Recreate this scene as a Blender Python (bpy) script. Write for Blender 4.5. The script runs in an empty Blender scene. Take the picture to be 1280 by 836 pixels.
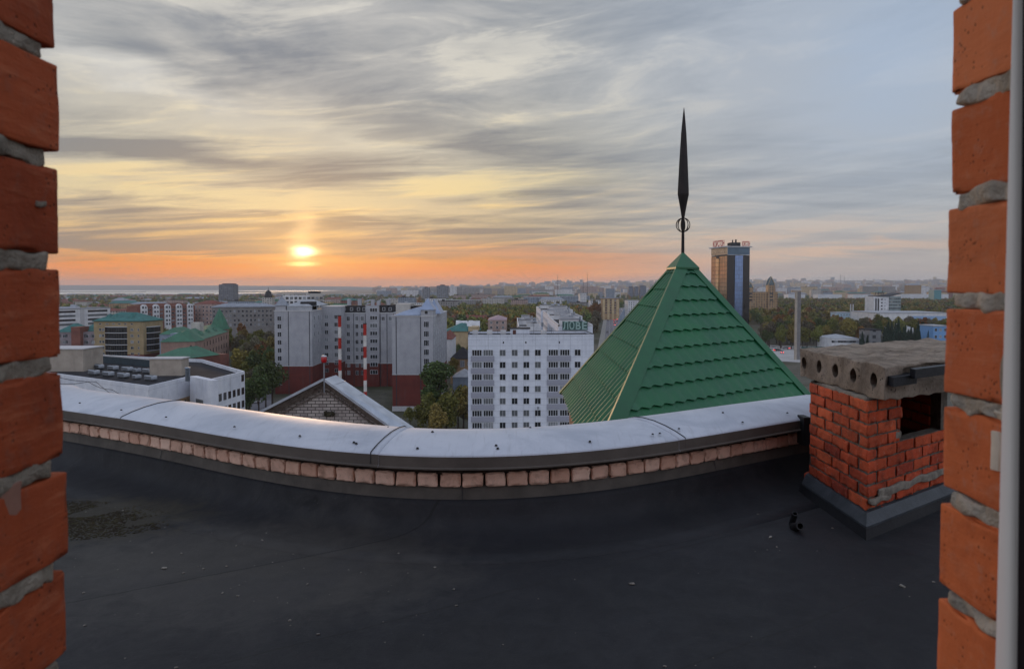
import bpy, bmesh, math, random
from mathutils import Vector, Matrix, noise
random.seed(7)
R=math.radians
C=bpy.data.collections.new('scene'); bpy.context.scene.collection.children.link(C)
SC=bpy.context.scene
# ---------------------------------------------------------------- camera
PITCH=R(2.0); FPX=900.0; CY=360+FPX*math.tan(PITCH); EYE=Vector((0,0,40.0))
cam=bpy.data.cameras.new('camera'); co=bpy.data.objects.new('camera',cam); C.objects.link(co)
co.location=EYE; co.rotation_euler=(R(90)-PITCH,0,0)
cam.sensor_width=36; cam.lens=36*FPX/1280; cam.shift_y=-(418-CY)/1280
cam.clip_start=0.02; cam.clip_end=90000
cam.dof.use_dof=True; cam.dof.focus_distance=14; cam.dof.aperture_fstop=15
SC.camera=co
def W(px,py,Y):
    "world point seen at photo pixel px,py at forward distance Y"
    u=(px-640)/FPX; v=(CY-py)/FPX
    f=Vector((0,math.cos(PITCH),-math.sin(PITCH))); up=Vector((0,math.sin(PITCH),math.cos(PITCH)))
    d=Vector((1,0,0))*u+f+up*v
    return EYE+d*(Y/d.y)
def XY(px,Y): 
    p=W(px,400,Y); return Vector((p.x,Y,0))
# ---------------------------------------------------------------- colours, materials
def lin(h):
    h=h.lstrip('#'); c=[int(h[i:i+2],16)/255 for i in (0,2,4)]
    return tuple((x/12.92 if x<=.04045 else ((x+.055)/1.055)**2.4) for x in c)+(1,)
MATS={}
def nt(m):
    m.use_nodes=True; t=m.node_tree; t.nodes.clear(); return t
class NB:
    "tiny node builder"
    def __init__(s,t): s.t=t
    def n(s,typ,**kw):
        nd=s.t.nodes.new(typ)
        for k,v in kw.items():
            if k in nd.inputs.keys() if isinstance(k,str) else False: nd.inputs[k].default_value=v
            else: setattr(nd,k,v)
        return nd
    def lk(s,a,b): s.t.links.new(a,b)
    def inp(s,sock,v):
        if isinstance(v,bpy.types.NodeSocket): s.lk(v,sock)
        elif v is not None: sock.default_value=v
    def m(s,op,a,b=None,c=None,clamp=False):
        nd=s.t.nodes.new('ShaderNodeMath'); nd.operation=op; nd.use_clamp=clamp
        s.inp(nd.inputs[0],a); s.inp(nd.inputs[1],b); s.inp(nd.inputs[2],c); return nd.outputs[0]
    def mix(s,f,a,b,mode='MIX'):
        nd=s.t.nodes.new('ShaderNodeMix'); nd.data_type='RGBA'; nd.blend_type=mode
        s.inp(nd.inputs[0],f); s.inp(nd.inputs[6],a); s.inp(nd.inputs[7],b); return nd.outputs[2]
    def ramp(s,f,stops,interp='LINEAR'):
        nd=s.t.nodes.new('ShaderNodeValToRGB'); nd.color_ramp.interpolation=interp
        e=nd.color_ramp.elements
        while len(e)<len(stops): e.new(0.5)
        for el,(p,c) in zip(e,stops):
            el.position=p; el.color=c if len(c)==4 else tuple(c)+(1,)
        s.inp(nd.inputs[0],f); return nd.outputs[0]
    def noise(s,vec,scale,detail=4,rough=.55,dist=0,dim='3D'):
        nd=s.t.nodes.new('ShaderNodeTexNoise'); nd.noise_dimensions=dim
        if vec is not None: s.lk(vec,nd.inputs['Vector'])
        nd.inputs['Scale'].default_value=scale; nd.inputs['Detail'].default_value=detail
        nd.inputs['Roughness'].default_value=rough; nd.inputs['Distortion'].default_value=dist
        return nd.outputs['Fac']
    def vmul(s,vec,v):
        nd=s.t.nodes.new('ShaderNodeVectorMath'); nd.operation='MULTIPLY'; s.lk(vec,nd.inputs[0]); nd.inputs[1].default_value=v
        return nd.outputs[0]
    def coord(s,k='Object'):
        return s.t.nodes.new('ShaderNodeTexCoord').outputs[k]
    def smooth(s,x,a,b):
        nd=s.t.nodes.new('ShaderNodeMapRange'); nd.interpolation_type='SMOOTHSTEP'
        s.inp(nd.inputs[0],x); nd.inputs[1].default_value=a; nd.inputs[2].default_value=b
        nd.inputs[3].default_value=0; nd.inputs[4].default_value=1; return nd.outputs[0]
def g3(v): return (v,v,v,1)
def mat(name,col,col2=None,rough=.85,metal=0,ns=3.0,bump=0.0,bs=None,det=5,spec=.3,stretch=None,coat=0,amount=(.35,.7)):
    if name in MATS: return MATS[name]
    m=bpy.data.materials.new(name); t=nt(m); b=NB(t)
    out=t.nodes.new('ShaderNodeOutputMaterial'); p=t.nodes.new('ShaderNodeBsdfPrincipled')
    c1=lin(col) if isinstance(col,str) else col
    if col2 is None: c2=tuple(x*.72 for x in c1[:3])+(1,)
    else: c2=lin(col2) if isinstance(col2,str) else col2
    v=b.coord()
    if stretch: v=b.vmul(v,stretch)
    f=b.noise(v,ns,det,.6)
    c=b.ramp(f,[(amount[0],c1),(amount[1],c2)])
    b.lk(c,p.inputs['Base Color'])
    p.inputs['Roughness'].default_value=rough; p.inputs['Metallic'].default_value=metal
    p.inputs['Specular IOR Level'].default_value=spec
    if bump:
        bn=t.nodes.new('ShaderNodeBump'); bn.inputs['Strength'].default_value=bump; bn.inputs['Distance'].default_value=.02
        b.lk(b.noise(v,bs or ns*4,6,.65),bn.inputs['Height']); b.lk(bn.outputs[0],p.inputs['Normal'])
    b.lk(p.outputs[0],out.inputs[0]); MATS[name]=m; return m
# ---------------------------------------------------------------- mesh builder
class MB:
    def __init__(s,xf=None): s.v=[]; s.f=[]; s.mi=[]; s.xf=xf; s.sm=[]
    def add(s,vs,fs,mi=0,smooth=False):
        o=len(s.v)
        s.v+= [tuple(s.xf(Vector(p))) if s.xf else tuple(p) for p in vs]
        s.f+= [tuple(o+i for i in f) for f in fs]; s.mi+=[mi]*len(fs); s.sm+=[smooth]*len(fs)
    def box(s,x0,x1,y0,y1,z0,z1,mi=0):
        s.add([(x0,y0,z0),(x1,y0,z0),(x1,y1,z0),(x0,y1,z0),(x0,y0,z1),(x1,y0,z1),(x1,y1,z1),(x0,y1,z1)],
              [(0,3,2,1),(4,5,6,7),(0,1,5,4),(1,2,6,5),(2,3,7,6),(3,0,4,7)],mi)
    def prism(s,poly,z0,z1,mi=0,top=None):
        n=len(poly); vs=[(p[0],p[1],z0) for p in poly]+[(p[0],p[1],z1) for p in poly]
        s.add(vs,[tuple(range(n-1,-1,-1)),]+[(i,(i+1)%n,n+(i+1)%n,n+i) for i in range(n)],mi)
        s.add([(p[0],p[1],z1) for p in poly],[tuple(range(n))],mi if top is None else top)
    def tube(s,p,q,r,n=8,r2=None,mi=0,smooth=True,caps=True):
        p=Vector(p); q=Vector(q); d=(q-p).normalized(); a=d.orthogonal().normalized(); b=d.cross(a)
        r2=r if r2 is None else r2
        vs=[p+(a*math.cos(k*2*math.pi/n)+b*math.sin(k*2*math.pi/n))*r for k in range(n)]
        vs+=[q+(a*math.cos(k*2*math.pi/n)+b*math.sin(k*2*math.pi/n))*r2 for k in range(n)]
        s.add(vs,[(k,(k+1)%n,n+(k+1)%n,n+k) for k in range(n)],mi,smooth)
        if caps: s.add(vs,[tuple(range(n-1,-1,-1)),tuple(range(n,2*n))],mi)
    def path(s,pts,r,n=6,mi=0):
        for a,b in zip(pts,pts[1:]): s.tube(a,b,r,n,mi=mi)
    def lathe(s,c,prof,n=12,mi=0,smooth=True):
        vs=[]; 
        for r,z in prof:
            vs+=[(c[0]+r*math.cos(k*2*math.pi/n),c[1]+r*math.sin(k*2*math.pi/n),c[2]+z) for k in range(n)]
        fs=[]
        for j in range(len(prof)-1):
            fs+=[(j*n+k,j*n+(k+1)%n,(j+1)*n+(k+1)%n,(j+1)*n+k) for k in range(n)]
        s.add(vs,fs,mi,smooth)
    def hip(s,x0,x1,y0,y1,z0,z1,ridge=.5,mi=0,ov=.3):
        "hip roof, ridge along the longer side"
        x0-=ov;x1+=ov;y0-=ov;y1+=ov
        if x1-x0>=y1-y0:
            e=(y1-y0)*ridge; ym=(y0+y1)/2; a=(x0+e,ym,z1); b=(x1-e,ym,z1)
            s.add([(x0,y0,z0),(x1,y0,z0),(x1,y1,z0),(x0,y1,z0),a,b],[(0,1,5,4),(1,2,5),(2,3,4,5),(3,0,4),(0,3,2,1)],mi)
        else:
            e=(x1-x0)*ridge; xm=(x0+x1)/2; a=(xm,y0+e,z1); b=(xm,y1-e,z1)
            s.add([(x0,y0,z0),(x1,y0,z0),(x1,y1,z0),(x0,y1,z0),a,b],[(0,1,4),(1,2,5,4),(2,3,5),(3,0,4,5),(0,3,2,1)],mi)
    def rough(s,c,dims,n,r,amp=0,fs=8,seed=0,rz=0,mi=0,chip=0):
        "rounded, slightly uneven box"
        cx,cy,cz=c; hx,hy,hz=[d/2 for d in dims]; nx,ny,nz=n
        idx={}; vs=[]; fs_=[]
        ca,sa=math.cos(rz),math.sin(rz)
        def gp(i,n,h):
            "grid position: extra loops close to the edges"
            if n<5 or r>=h*.8: return -h+2*h*i/n
            if i==0: return -h
            if i==n: return h
            if i==1: return -h+r*.4
            if i==n-1: return h-r*.4
            return (-h+r)+2*(h-r)*(i-2)/(n-4)
        def V(i,j,k):
            key=(i,j,k)
            if key in idx: return idx[key]
            p=Vector((gp(i,nx,hx),gp(j,ny,hy),gp(k,nz,hz)))
            q=Vector((max(-hx+r,min(hx-r,p.x)),max(-hy+r,min(hy-r,p.y)),max(-hz+r,min(hz-r,p.z))))
            d=p-q
            if d.length>1e-9: p=q+d.normalized()*r
            if amp:
                nv=noise.noise_vector(Vector((p.x*fs+seed*13.1,p.y*fs+seed*7.7,p.z*fs+seed*3.3)))
                p=p+nv*amp
            if chip and (i<=1 or i>=nx-1)+(j<=1 or j>=ny-1)+(k<=1 or k>=nz-1)>=2:
                cn=noise.noise(Vector((p.x*38+seed*5.3,p.y*38+seed*2.9,p.z*38+seed)))+.5*noise.noise(Vector((p.x*110+seed,p.y*110,p.z*110)))
                if cn>.12:
                    dd=Vector((p.x if (i<=1 or i>=nx-1) else 0,p.y if (j<=1 or j>=ny-1) else 0,p.z if (k<=1 or k>=nz-1) else 0))
                    p=p-Vector((math.copysign(1,dd.x) if dd.x else 0,math.copysign(1,dd.y) if dd.y else 0,math.copysign(1,dd.z) if dd.z else 0))*chip*min(1,(cn-.12)*3)
            p=Vector((p.x*ca-p.y*sa,p.x*sa+p.y*ca,p.z))
            vs.append((p.x+cx,p.y+cy,p.z+cz)); idx[key]=len(vs)-1; return idx[key]
        for i in range(nx):
            for j in range(ny):
                fs_.append((V(i,j,0),V(i,j+1,0),V(i+1,j+1,0),V(i+1,j,0)))
                fs_.append((V(i,j,nz),V(i+1,j,nz),V(i+1,j+1,nz),V(i,j+1,nz)))
        for i in range(nx):
            for k in range(nz):
                fs_.append((V(i,0,k),V(i+1,0,k),V(i+1,0,k+1),V(i,0,k+1)))
                fs_.append((V(i,ny,k),V(i,ny,k+1),V(i+1,ny,k+1),V(i+1,ny,k)))
        for j in range(ny):
            for k in range(nz):
                fs_.append((V(0,j,k),V(0,j,k+1),V(0,j+1,k+1),V(0,j+1,k)))
                fs_.append((V(nx,j,k),V(nx,j+1,k),V(nx,j+1,k+1),V(nx,j,k+1)))
        s.add(vs,fs_,mi,True)
    def mesh(s,name,mats):
        me=bpy.data.meshes.new(name); me.from_pydata(s.v,[],s.f)
        for m in (mats if isinstance(mats,(list,tuple)) else [mats]): me.materials.append(m)
        me.polygons.foreach_set('material_index',s.mi); me.polygons.foreach_set('use_smooth',s.sm)
        me.update(); return me
    def build(s,name,mats,parent=None):
        o=bpy.data.objects.new(name,s.mesh(name,mats)); C.objects.link(o)
        if parent: o.parent=parent
        return o
def tag(o,label=None,cat=None,group=None,kind=None):
    if label: o['label']=label
    if cat: o['category']=cat
    if group: o['group']=group
    if kind: o['kind']=kind
    return o
def thing(name,label,cat,loc=(0,0,0),rz=0,group=None):
    o=bpy.data.objects.new(name,None); C.objects.link(o); o.location=loc; o.rotation_euler=(0,0,rz); o.empty_display_size=.5
    return tag(o,label,cat,group)
def inst(name,me,parent=None,loc=(0,0,0),rz=0,sc=None):
    o=bpy.data.objects.new(name,me); C.objects.link(o)
    if parent: o.parent=parent
    o.location=loc; o.rotation_euler=(0,0,rz)
    if sc: o.scale=sc
    return o
def copy_tree(o,parent=None):
    c=o.copy(); C.objects.link(c); c.parent=parent
    for ch in list(o.children): copy_tree(ch,c)
    return c
def setmat(o,m,slot=0):
    o.material_slots[slot].link='OBJECT'; o.material_slots[slot].material=m
# ================================================================ sky and light
SUNAZ=R(-16.2); SUNEL=R(2.6)
wd=bpy.data.worlds.new('World'); SC.world=wd; wd.use_nodes=True
t=wd.node_tree; t.nodes.clear(); b=NB(t)
wo=t.nodes.new('ShaderNodeOutputWorld'); bg=t.nodes.new('ShaderNodeBackground'); b.lk(bg.outputs[0],wo.inputs[0])
g=b.coord('Generated')
sep=t.nodes.new('ShaderNodeSeparateXYZ'); b.lk(g,sep.inputs[0]); sx,sy,sz=sep.outputs
az=b.m('MULTIPLY',b.m('ARCTAN2',sx,sy),180/math.pi)          # azimuth in degrees, 0 = forward
el=b.m('MULTIPLY',b.m('ARCSINE',sz),180/math.pi)             # elevation in degrees
# cloud layer coordinates: a high flat deck, so that streaks flatten towards the horizon
den=b.m('ADD',b.m('MAXIMUM',sz,0.0),.10)
cx_=b.m('DIVIDE',sx,den); cy_=b.m('DIVIDE',sy,den)
cmb=t.nodes.new('ShaderNodeCombineXYZ'); b.lk(cx_,cmb.inputs[0]); b.lk(cy_,cmb.inputs[1])
mp=t.nodes.new('ShaderNodeMapping'); b.lk(cmb.outputs[0],mp.inputs[0]); mp.inputs['Rotation'].default_value=(0,0,R(14)); mp.inputs['Scale'].default_value=(.42,1.0,1)
n1=b.noise(mp.outputs[0],1.15,9,.56,.55)
n2=b.noise(mp.outputs[0],3.1,8,.6,.9)
mp2=t.nodes.new('ShaderNodeMapping'); b.lk(cmb.outputs[0],mp2.inputs[0]); mp2.inputs['Rotation'].default_value=(0,0,R(20)); mp2.inputs['Scale'].default_value=(.16,1.2,1); mp2.inputs['Location'].default_value=(3.1,1.7,0)
n3=b.noise(mp2.outputs[0],2.6,7,.58,.35)
# warp the placed cloud banks
def ell(a0,e0,ra,re,tilt=0,soft=1.0,warp=1.0):
    "soft elliptical patch of cloud around azimuth a0, elevation e0 (degrees)"
    wa=b.m('ADD',az,b.m('MULTIPLY',b.m('SUBTRACT',n1,.5),14*warp)); we=b.m('ADD',el,b.m('MULTIPLY',b.m('SUBTRACT',n2,.5),6*warp))
    da=b.m('SUBTRACT',wa,a0); de=b.m('SUBTRACT',we,e0)
    c,s_=math.cos(R(tilt)),math.sin(R(tilt))
    x=b.m('DIVIDE',b.m('ADD',b.m('MULTIPLY',da,c),b.m('MULTIPLY',de,s_)),ra)
    y=b.m('DIVIDE',b.m('SUBTRACT',b.m('MULTIPLY',de,c),b.m('MULTIPLY',da,s_)),re)
    d=b.m('ADD',b.m('MULTIPLY',x,x),b.m('MULTIPLY',y,y))
    return b.m('POWER',2.718,b.m('MULTIPLY',d,-1.0*soft))
def AE(px,py): # photo pixel -> azimuth/elevation in degrees
    d=W(px,py,100)-EYE; return math.degrees(math.atan2(d.x,d.y)), math.degrees(math.asin(d.z/d.length))
elr=b.m('DIVIDE',el,30.0)
# angular coordinates for the nearer, puffier clouds
ang=t.nodes.new('ShaderNodeCombineXYZ'); b.lk(b.m('DIVIDE',az,24.0),ang.inputs[0]); b.lk(b.m('DIVIDE',b.m('ADD',el,b.m('MULTIPLY',az,-.10)),11.0),ang.inputs[1])
q1=b.noise(b.vmul(ang.outputs[0],(.8,1.3,1)),1.2,10,.58,.6); q2=b.noise(b.vmul(ang.outputs[0],(.7,1.5,1)),2.3,10,.63,.6)
rid=t.nodes.new('ShaderNodeTexNoise'); b.lk(b.vmul(ang.outputs[0],(.55,3.2,1)),rid.inputs['Vector']); rid.inputs['Scale'].default_value=2.2; rid.inputs['Detail'].default_value=10; rid.inputs['Roughness'].default_value=.6; rid.inputs['Distortion'].default_value=.3; rid=rid.outputs['Fac']
warm=b.ramp(elr,[(0.0,lin('dc8a52')),(.03,lin('f0924a')),(.07,lin('e89650')),(.10,lin('cfa680')),(.16,lin('cdb898')),(.3,lin('c9c3b0')),(.5,lin('bfbfbc')),(1,lin('b3b6bc'))])
cool=b.ramp(elr,[(0.0,lin('adabac')),(.04,lin('b9b2ae')),(.10,lin('bdb8b4')),(.2,lin('b5b9be')),(.5,lin('b3bbc6')),(1,lin('a9b7ca'))])
daz=b.m('ABSOLUTE',b.m('SUBTRACT',az,math.degrees(SUNAZ)+1))
side=b.smooth(daz,13,36)
base=b.mix(side,warm,cool)
dk_w=b.ramp(elr,[(0,lin('c07a4c')),(.055,lin('b08258')),(.10,lin('85807c')),(.25,lin('868786')),(.5,lin('848d97')),(1,lin('8791a0'))])
dk_c=b.ramp(elr,[(0,lin('9b9aa0')),(.15,lin('9aa0a9')),(.5,lin('949fae')),(1,lin('93a1b6'))])
dark=b.mix(side,dk_w,dk_c)
br_w=b.ramp(elr,[(0,lin('ffa048')),(.06,lin('ffb258')),(.14,lin('ffd68a')),(.3,lin('f2deae')),(.5,lin('e2ddcf')),(1,lin('d6d8da'))])
br_c=b.ramp(elr,[(0,lin('e8b494')),(.12,lin('e4c6ae')),(.3,lin('d4d0ca')),(1,lin('c6d0dc'))])
bright=b.mix(side,br_w,br_c)
hi=b.smooth(el,7,15)                     # puffy above, streaky below
puff=b.smooth(q1,.44,.60); streak=b.smooth(n3,.42,.60); fil=b.smooth(rid,.46,.62)
low=b.m('ADD',b.m('MULTIPLY',streak,.60),b.m('MULTIPLY',fil,.50),clamp=True)
high=b.m('ADD',b.m('MULTIPLY',puff,.60),b.m('MULTIPLY',b.smooth(q2,.46,.62),.30),clamp=True)
cov=b.m('ADD',b.m('MULTIPLY',low,b.m('SUBTRACT',1.0,hi)),b.m('MULTIPLY',high,hi))
cov=b.m('MULTIPLY',cov,b.m('SUBTRACT',1.0,b.m('MULTIPLY',side,.25)))
cov=b.m('MULTIPLY',cov,b.m('ADD',.35,b.m('MULTIPLY',b.smooth(el,1.2,3.6),.65)))
def patch(col,px,py,wx,wy,tone,k,tilt=0,warp=1.0):
    a,e=AE(px,py); f=ell(a,e,wx/15.0,wy/15.0,tilt,1.0,warp)
    return b.mix(b.m('MULTIPLY',f,k,clamp=True),col,tone)
def pv(v,px,py,wx,wy,k,tilt=0,warp=1.0):
    a,e=AE(px,py); f=ell(a,e,wx/15.0,wy/15.0,tilt,1.0,warp)
    return b.m('ADD',v,b.m('MULTIPLY',f,k))
# cloud banks of this evening: positive = thicker cloud, negative = gap
D=cov
for a_ in [(330,80,120,30,.42,-8),(470,92,150,20,.32,-6),(250,100,60,16,.4,-10),(130,180,200,17,.55,-8,.8),(330,207,260,13,.75,-3,.5),(170,285,210,20,.7,-3,.5),(130,305,220,9,.8,0,.3),(500,288,240,16,.55,-5,.5),(640,190,170,26,.45,-12),(560,45,150,24,.3,0),
    (900,190,190,48,.35,8),(1000,255,190,26,.4,4),(700,230,110,30,.3,-20),(860,60,120,50,.2,10),
    (150,95,110,26,-.6,-14),(250,60,70,20,-.5,-30),(430,185,220,10,-.35,-6,.6),(250,243,280,11,-.75,-3,.6),(560,236,150,12,-.7,4,.6),(400,262,140,6,-.5,2,.5),(660,115,120,16,-.4,-12),(960,100,90,60,-.3,30),(1110,120,110,100,-.5,0),(500,20,150,14,-.35,0)]:
    D=pv(D,*a_)
tex=b.m('ADD',b.m('MULTIPLY',b.m('SUBTRACT',q2,.5),1.3),b.m('MULTIPLY',b.m('SUBTRACT',rid,.5),1.2))
D=b.m('MINIMUM',b.m('MAXIMUM',b.m('ADD',b.m('MULTIPLY',D,.80),b.m('MULTIPLY',tex,.66)),0.0),1.0)
col=b.mix(D,base,dark)
hl=b.m('MULTIPLY',b.smooth(b.m('ADD',b.m('MULTIPLY',q2,hi),b.m('MULTIPLY',rid,b.m('SUBTRACT',1.0,hi))),.50,.36),b.m('SUBTRACT',1.0,b.m('MULTIPLY',D,.9)),clamp=True)
col=b.mix(b.m('MULTIPLY',hl,b.m('SUBTRACT',.85,b.m('MULTIPLY',side,.5))),col,bright)
for a_ in [(250,243,260,10,lin('f6e2aa'),.55,-3,.6),(560,236,140,12,lin('f0dca6'),.5,4,.6),(170,92,90,16,lin('e4e4e0'),.5,-14),(440,178,200,9,lin('e6e0cc'),.35,-5),(1040,312,160,7,lin('e6bfa2'),.6,2,.4),(700,318,150,8,lin('e09a72'),.6,-3,.4),(900,300,100,6,lin('dcb8a0'),.4,2,.4),(1130,70,100,110,lin('a9c0de'),.5,0),(330,338,340,9,lin('ff8f2e'),.75,0,.5),(570,341,150,7,lin('fb9650'),.6,-3,.6),(300,322,260,2.2,lin('ffb060'),.7,-1,.25)]:
    col=patch(col,*a_)
# glow and sun seen through slits in the cloud
a,e=AE(380,314)
col=b.mix(b.m('MULTIPLY',ell(a,e,4.2,2.2,0,1,.7),.4),col,(1.0,.60,.20,1))
col=b.mix(b.m('MULTIPLY',ell(a,e+1.2,.9,2.2,0,1,.25),.6),col,(1.15,.80,.40,1))
def add(col,f,c):
    return b.mix(1.0,col,b.mix(f,(0,0,0,1),c),'ADD')
a1,e1=AE(379,314.5); a2,e2=AE(379,330)
col=add(col,ell(a1,e1,.70,.33,0,1,.06),(3.2,2.6,1.5,1))
col=add(col,ell(a2,e2,1.0,.16,0,1,.05),(1.6,1.0,.35,1))
col=add(col,ell(a1,e1,1.5,.7,0,1,.2),(.3,.17,.03,1))
# sky behind and overhead: clear pale dusk blue
behind=b.smooth(b.m('ABSOLUTE',az),60,120)
up_=b.smooth(el,38,60)
col=b.mix(behind,col,b.ramp(elr,[(0,(1.08,1.0,1.0,1)),(.3,(1.02,1.04,1.16,1)),(1,(.80,.88,1.08,1))]))
col=b.mix(up_,col,(.72,.80,1.0,1))
below=b.smooth(el,0.0,-1.0)
col=b.mix(below,col,lin('6f7076'))
sky=t.nodes.new('ShaderNodeTexSky'); sky.sky_type='NISHITA'; sky.sun_disc=False; sky.sun_elevation=SUNEL; sky.sun_rotation=-SUNAZ if False else SUNAZ
sky.air_density=1; sky.dust_density=2; sky.ozone_density=1.5
nis=b.mix(1.0,sky.outputs[0],(.05,.05,.05,1),'MULTIPLY')
col=b.mix(1.0,col,b.mix(1.0,nis,(.25,.25,.25,1),'MULTIPLY'),'ADD')
b.lk(col,bg.inputs[0]); bg.inputs[1].default_value=.9
wd.cycles.sampling_method='MANUAL'; wd.cycles.sample_map_resolution=1024
sl=bpy.data.lights.new('sun','SUN'); so=bpy.data.objects.new('sun',sl); C.objects.link(so)
sl.energy=.75; sl.angle=R(8); sl.color=(1,.62,.34)
sd=Vector((math.sin(SUNAZ)*math.cos(SUNEL+R(1.5)),math.cos(SUNAZ)*math.cos(SUNEL+R(1.5)),math.sin(SUNEL+R(1.5))))
so.rotation_euler=(-sd).to_track_quat('-Z','Y').to_euler()
vs=SC.view_settings; vs.view_transform='Standard'; vs.look='None'; vs.exposure=0; vs.gamma=1; vs.use_curve_mapping=False
SC.cycles.use_denoising=True; SC.cycles.adaptive_threshold=.02; SC.cycles.max_bounces=5; SC.cycles.volume_bounces=0; SC.cycles.use_adaptive_sampling=True
# ================================================================ foreground: roof deck, parapet
import numpy as np
FZ=38.46
_in=[(20,503),(80,513),(145,523),(240,541.7),(320,551.5),(400,560.5),(480,568.5),(560,573),(640,572.5),(720,566.5),(780,559),(860,548),(940,536),(1015,524.7),(1100,512)]
XI=[];YI=[]
for px,py in _in:
    Y=1.05*900/(py-360); XI.append((px-640)/900*Y); YI.append(Y)
pf=np.polyfit(XI,YI,6)
XL=2.3; DL=float(np.polyval(np.polyder(pf),XL))
def cY(x):
    if x>XL: return float(np.polyval(pf,XL))+DL*(x-XL)
    return float(np.polyval(pf,x))
def curve(off,x0=-4.9,x1=3.0,n=150):
    "inner cap edge, shifted outward by off; returns points and arclength"
    pts=[]
    for i in range(n+1):
        x=x0+(x1-x0)*i/n; d=(cY(x+.001)-cY(x-.001))/.002
        nx,ny=-d,1.0; l=math.hypot(nx,ny); pts.append(Vector((x+nx/l*off,cY(x)+ny/l*off,0)))
    return pts
def sweep(mb,prof,i0,i1,N=150,closed=True,smooth=True,mi=0,x0=-4.9,x1=3.0):
    "prof: list of (offset outward, z)"
    lines=[curve(o,x0,x1,N)[i0:i1+1] for o,z in prof]; m=len(prof); n=i1-i0+1
    vs=[]
    for k in range(n):
        for j in range(m): p=lines[j][k]; vs.append((p.x,p.y,prof[j][1]))
    fs=[]
    for k in range(n-1):
        for j in range(m if closed else m-1):
            a=k*m+j; b_=k*m+(j+1)%m; fs.append((a,a+m,b_+m,b_))
    mb.add(vs,fs,mi,False)
    if closed: mb.add(vs,[tuple(range(m)),tuple((n-1)*m+j for j in range(m-1,-1,-1))],mi)
m_memb=mat('roofing_felt','#2c2e34','#1f2025',rough=.78,ns=1.6,bump=.35,bs=160,det=8,spec=.35)
# felt: add seams, dust and scuffs
def felt(name):
    m=bpy.data.materials.new(name); t=nt(m); b=NB(t)
    out=t.nodes.new('ShaderNodeOutputMaterial'); p=t.nodes.new('ShaderNodeBsdfPrincipled'); b.lk(p.outputs[0],out.inputs[0])
    v=b.coord()
    big=b.noise(v,.8,6,.6,.6); fine=b.noise(v,70,6,.75); mid=b.noise(v,6,7,.7,.5)
    c=b.mix(b.smooth(big,.35,.68),lin('0c0d13'),lin('15161c'))
    c=b.mix(b.m('MULTIPLY',b.smooth(mid,.42,.7),.5),c,lin('0b0c0f'))
    c=b.mix(b.m('MULTIPLY',b.smooth(fine,.55,.75),.5),c,lin('28282a'))
    spk=b.noise(v,230,2,.5); c=b.mix(b.smooth(spk,.74,.8),c,lin('9a9a98'))
    # dusty area at the left where puddles dry, and a brown-green dirt stain under the moss
    s=t.nodes.new('ShaderNodeSeparateXYZ'); b.lk(v,s.inputs[0])
    d=b.m('ADD',b.m('POWER',b.m('DIVIDE',b.m('ADD',s.outputs[0],1.6),1.3),2.0),b.m('POWER',b.m('DIVIDE',b.m('SUBTRACT',s.outputs[1],3.9),.75),2.0))
    dm=b.smooth(b.m('ADD',d,b.m('MULTIPLY',b.m('SUBTRACT',mid,.5),1.6)),1.5,.1)
    c=b.mix(b.m('MULTIPLY',dm,.75),c,lin('3b3834'))
    d2=b.m('ADD',b.m('POWER',b.m('DIVIDE',b.m('ADD',s.outputs[0],2.9),.85),2.0),b.m('POWER',b.m('DIVIDE',b.m('SUBTRACT',s.outputs[1],4.75),.5),2.0))
    c=b.mix(b.m('MULTIPLY',b.smooth(b.m('ADD',d2,b.m('MULTIPLY',b.m('SUBTRACT',mid,.5),3.0)),1.4,.2),.8),c,lin('2b2618'))
    pud=b.noise(v,1.7,5,.6,.8); ring=b.m('MULTIPLY',b.smooth(pud,.50,.53),b.smooth(pud,.60,.54)); c=b.mix(b.m('MULTIPLY',ring,.07),c,lin('3c3a37'))
    patchn=b.noise(v,.45,3,.5,.3); c=b.mix(b.m('MULTIPLY',b.smooth(patchn,.5,.52),.25),c,lin('26262a'))
    # lapped seams of the felt rolls
    rot=t.nodes.new('ShaderNodeMapping'); b.lk(v,rot.inputs[0]); rot.inputs['Rotation'].default_value=(0,0,R(-31))
    s2=t.nodes.new('ShaderNodeSeparateXYZ'); b.lk(rot.outputs[0],s2.inputs[0])
    yy=b.m('ADD',s2.outputs[1],b.m('MULTIPLY',b.noise(v,3,3),.05))
    fr=b.m('FRACT',b.m('ADD',yy,.37)); seam=b.m('LESS_THAN',b.m('ABSOLUTE',b.m('SUBTRACT',fr,.5)),.006)
    c=b.mix(b.m('MULTIPLY',seam,.9),c,lin('0c0c0e'))
    c=b.mix(b.m('MULTIPLY',b.smooth(fr,.505,.512),b.m('MULTIPLY',b.smooth(fr,.62,.56),.22)),c,lin('1a1b1f'))
    b.lk(c,p.inputs['Base Color'])
    b.lk(b.m('ADD',b.m('MULTIPLY',mid,.35),.5),p.inputs['Roughness']); p.inputs['Specular IOR Level'].default_value=.35
    bn=t.nodes.new('ShaderNodeBump'); bn.inputs['Strength'].default_value=.5; bn.inputs['Distance'].default_value=.006
    h=b.m('ADD',b.m('MULTIPLY',fine,.7),b.m('MULTIPLY',mid,1.5)); h=b.m('SUBTRACT',h,b.m('MULTIPLY',seam,1.2))
    b.lk(h,bn.inputs['Height']); b.lk(bn.outputs[0],p.inputs['Normal']); return m
m_felt=felt('mineral_felt')
m_side=mat('own_wall','#8a6a58',rough=.9,ns=.5)
out=curve(.60); poly=[(p.x,p.y) for p in out]; 
dk=MB(); deckpoly=poly+[(5.6,8.2),(5.6,-6),(-5.6,-6)]
dk.prism(deckpoly,0,FZ,mi=1,top=0)
tag(dk.build('roof_deck',[m_felt,m_side]),kind='structure')
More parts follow.
